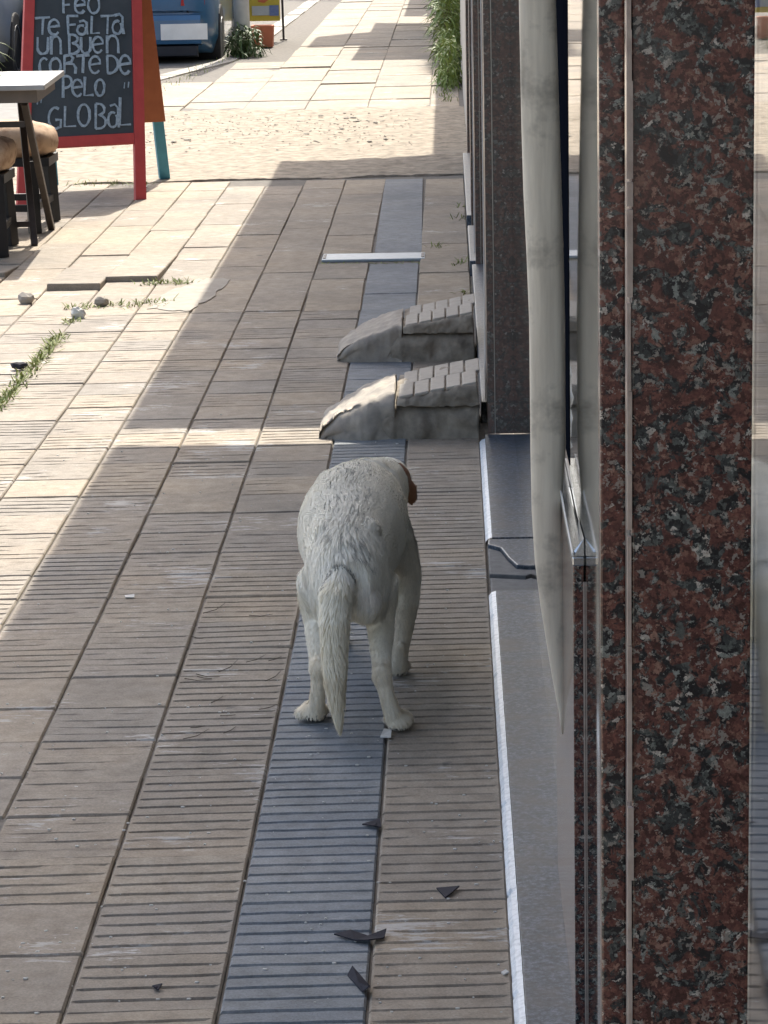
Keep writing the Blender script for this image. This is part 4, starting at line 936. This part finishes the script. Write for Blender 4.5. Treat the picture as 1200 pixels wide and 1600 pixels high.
        for base, mid, tip in ear:
            dd = min((V(P) - base).length - .006, (V(P) - mid).length, (V(P) - tip).length)
            if dd < .027 + .005 * w_ and y < 5.68 and (x > -.124 or x < -.16): c = np.array([.34, .165, .085]) * (1 + .3 * w_)
        if y > 5.785: c = np.array([.03, .025, .025])
        if z < .0095 + .003 * w_ or (z < .015 and w_ > .12): c = np.array([.07, .06, .052])
        return c
    colr = np.ones((n, 4)); 
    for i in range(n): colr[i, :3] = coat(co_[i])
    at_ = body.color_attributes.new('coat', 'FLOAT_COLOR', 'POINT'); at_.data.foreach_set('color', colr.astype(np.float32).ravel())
    mt, t, P, N, L = nodes('dog_coat'); a = N.new('ShaderNodeVertexColor'); a.layer_name = 'coat'
    L.new(a.outputs[0], P.inputs['Base Color']); P.inputs['Roughness'].default_value = .85; P.inputs['Specular IOR Level'].default_value = .2
    P.inputs['Sheen Weight'].default_value = .15
    MATS['dog_coat'] = mt
    body.materials.clear(); body.materials.append(mt)
    body.polygons.foreach_set('use_smooth', [True] * len(body.polygons))
    o = bpy.data.objects.new('dog', body); COL.objects.link(o)
    org = V((-.19, 5.0, 0)); body.transform(Matrix.Translation(-org)); o.location = org
    tag(o, 'white dog with one brown ear walking away along the sidewalk, tail hanging', 'dog')
    # fur: short tapered strands lying along the coat, clumped
    body.calc_loop_triangles(); nt_ = len(body.loop_triangles)
    ti = np.empty(nt_ * 3, dtype=np.int32); body.loop_triangles.foreach_get('vertices', ti); ti = ti.reshape(-1, 3)
    p0, p1, p2 = co_[ti[:, 0]], co_[ti[:, 1]], co_[ti[:, 2]]
    cr_ = np.cross(p1 - p0, p2 - p0); ar = np.linalg.norm(cr_, axis=1); nrm = cr_ / (ar[:, None] + 1e-12)
    rs_ = np.random.RandomState(4); NS = 120000
    cen = (p0 + p1 + p2) / 3
    wgt = ar * np.where(cen[:, 2] < .012, .05, 1.0) * np.where(cen[:, 1] > 5.62, .4, 1.0)
    f = rs_.choice(nt_, NS, p=wgt / wgt.sum()); r1, r2 = np.sqrt(rs_.rand(NS)), rs_.rand(NS)
    pts = (1 - r1)[:, None] * p0[f] + (r1 * (1 - r2))[:, None] * p1[f] + (r1 * r2)[:, None] * p2[f]
    nn = nrm[f]
    x, y, z = pts.T
    tail = (y < 4.912) & (x < -.165) & (z > .01) & (x > -.245) & ~((z < .13) & (x < -.235))
    leg = (z < .19) & ~tail
    flow = np.zeros_like(pts); flow[:] = (0, -1.0, -.25)
    side_ = np.clip((np.abs(x + .19) - .03) / .06, 0, 1) * (~leg) * (~tail); flow[:, 2] -= 1.1 * side_; 
    rear = (y < 5.0) & ~tail; flow[rear] = (0, -.2, -1.0)
    flow[leg] = (0, -.15, -1.0); flow[tail] = (0.03, -.06, -1.0)
    flow[:, 0] += .25 * np.sin(y * 31 + z * 17)
    tan = flow - nn * np.sum(flow * nn, axis=1)[:, None]; tan /= np.linalg.norm(tan, axis=1)[:, None] + 1e-9
    spine = np.exp(-((x + .19 - .006 * np.sin(y * 60)) / .033) ** 2) * ((z > .28) & (y > 4.93)) * np.clip((5.40 - y) / .12, 0, 1)
    ln = .0115 + .012 * spine; ln = ln + .004 * ((y < 5.03) & ~leg); ln = np.where(leg, .0095, ln); ln = np.where(tail, .020, ln); ln = np.where(y > 5.58, .006, ln)
    ln = ln * rs_.uniform(.6, 1.25, NS)
    lift = np.where(tail, .14, np.where(leg, .14, .08)) * rs_.uniform(.3, 1.4, NS)
    d = tan + nn * lift[:, None] + rs_.normal(0, .07, (NS, 3)); d /= np.linalg.norm(d, axis=1)[:, None]
    tip = pts + d * ln[:, None]
    tp = np.array([-.2045, 4.845, .012]); low = tail & (z < .075)
    tip[low] = tip[low] * .55 + (tp + rs_.normal(0, .002, (low.sum(), 3))) * .45
    # clumping
    ks = np.where((tail | leg)[:, None], np.array([1, 1, .35]), np.array([2.6, .22, .9]))
    K = NS // 14; cid = rs_.choice(NS, K, replace=False); kd = kdtree.KDTree(K)
    for i, c in enumerate(cid): kd.insert(pts[c] * ks[c], i)
    kd.balance()
    near = np.array([cid[kd.find(p)[1]] for p in pts * ks])
    cl = np.where(tail, .22, .15 + .22 * spine)[:, None]; cl = np.where(leg[:, None], .25, cl)
    ctip = tip[near]; same = (np.linalg.norm(ctip - tip, axis=1) < .03)[:, None]
    tip = np.where(same, tip * (1 - cl) + ctip * cl, tip)
    sidev = np.cross(d, nn); sidev /= np.linalg.norm(sidev, axis=1)[:, None] + 1e-9
    wd_ = (np.where(tail, .00085, .00065) * rs_.uniform(.7, 1.3, NS))[:, None]
    mid = (pts + tip) / 2 + nn * (ln * .10)[:, None]
    base = pts - nn * .0012
    vv = np.stack([base - sidev * wd_, base + sidev * wd_, mid - sidev * wd_ * .8, mid + sidev * wd_ * .8, tip], axis=1).reshape(-1, 3) - np.array(org)
    ids = (np.arange(NS) * 5)[:, None]
    quads = ids + np.array([0, 1, 3, 2]); tris = ids + np.array([2, 3, 4])
    fm = bpy.data.meshes.new('fur'); fm.vertices.add(NS * 5); fm.vertices.foreach_set('co', vv.astype(np.float32).ravel())
    fm.loops.add(NS * 7); fm.polygons.add(NS * 2)
    lv = np.concatenate([quads, tris], axis=1).ravel().astype(np.int32); fm.loops.foreach_set('vertex_index', lv)
    ls = np.stack([np.arange(NS) * 7, np.arange(NS) * 7 + 4], axis=1).ravel().astype(np.int32); fm.polygons.foreach_set('loop_start', ls)
    fm.polygons.foreach_set('use_smooth', [True] * (NS * 2))
    fm.update(calc_edges=True)
    vn = np.repeat(nn + np.array([-.12, 0, .5]) + rs_.normal(0, .10, (NS, 3)), 5, axis=0); vn /= np.linalg.norm(vn, axis=1)[:, None]; fm.normals_split_custom_set_from_vertices(vn.tolist())
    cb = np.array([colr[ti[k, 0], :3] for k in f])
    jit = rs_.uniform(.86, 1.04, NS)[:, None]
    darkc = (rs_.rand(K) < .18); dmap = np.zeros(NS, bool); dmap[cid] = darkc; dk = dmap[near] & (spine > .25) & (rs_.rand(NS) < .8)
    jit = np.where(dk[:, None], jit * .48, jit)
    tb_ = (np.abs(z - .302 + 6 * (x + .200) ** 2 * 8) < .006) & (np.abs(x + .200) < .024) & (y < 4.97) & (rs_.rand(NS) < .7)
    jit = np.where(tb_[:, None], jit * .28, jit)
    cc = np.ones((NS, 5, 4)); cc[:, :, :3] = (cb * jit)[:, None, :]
    ca = fm.color_attributes.new('coat', 'FLOAT_COLOR', 'POINT'); ca.data.foreach_set('color', cc.astype(np.float32).ravel())
    
    fmt, t2, P2, N2, L2 = nodes('dog_fur'); a2 = N2.new('ShaderNodeVertexColor'); a2.layer_name = 'coat'
    L2.new(a2.outputs[0], P2.inputs['Base Color']); P2.inputs['Roughness'].default_value = .7; P2.inputs['Specular IOR Level'].default_value = .25
    tr2 = N2.new('ShaderNodeBsdfTranslucent'); L2.new(a2.outputs[0], tr2.inputs[0]); mx = N2.new('ShaderNodeMixShader'); mx.inputs[0].default_value = .08
    L2.new(P2.outputs[0], mx.inputs[1]); L2.new(tr2.outputs[0], mx.inputs[2]); L2.new(mx.outputs[0], N2['Material Output'].inputs[0])
    fm.materials.append(fmt); fo = bpy.data.objects.new('fur', fm); COL.objects.link(fo); fo.parent = o; fo['kind'] = 'stuff'
    return o
dog()
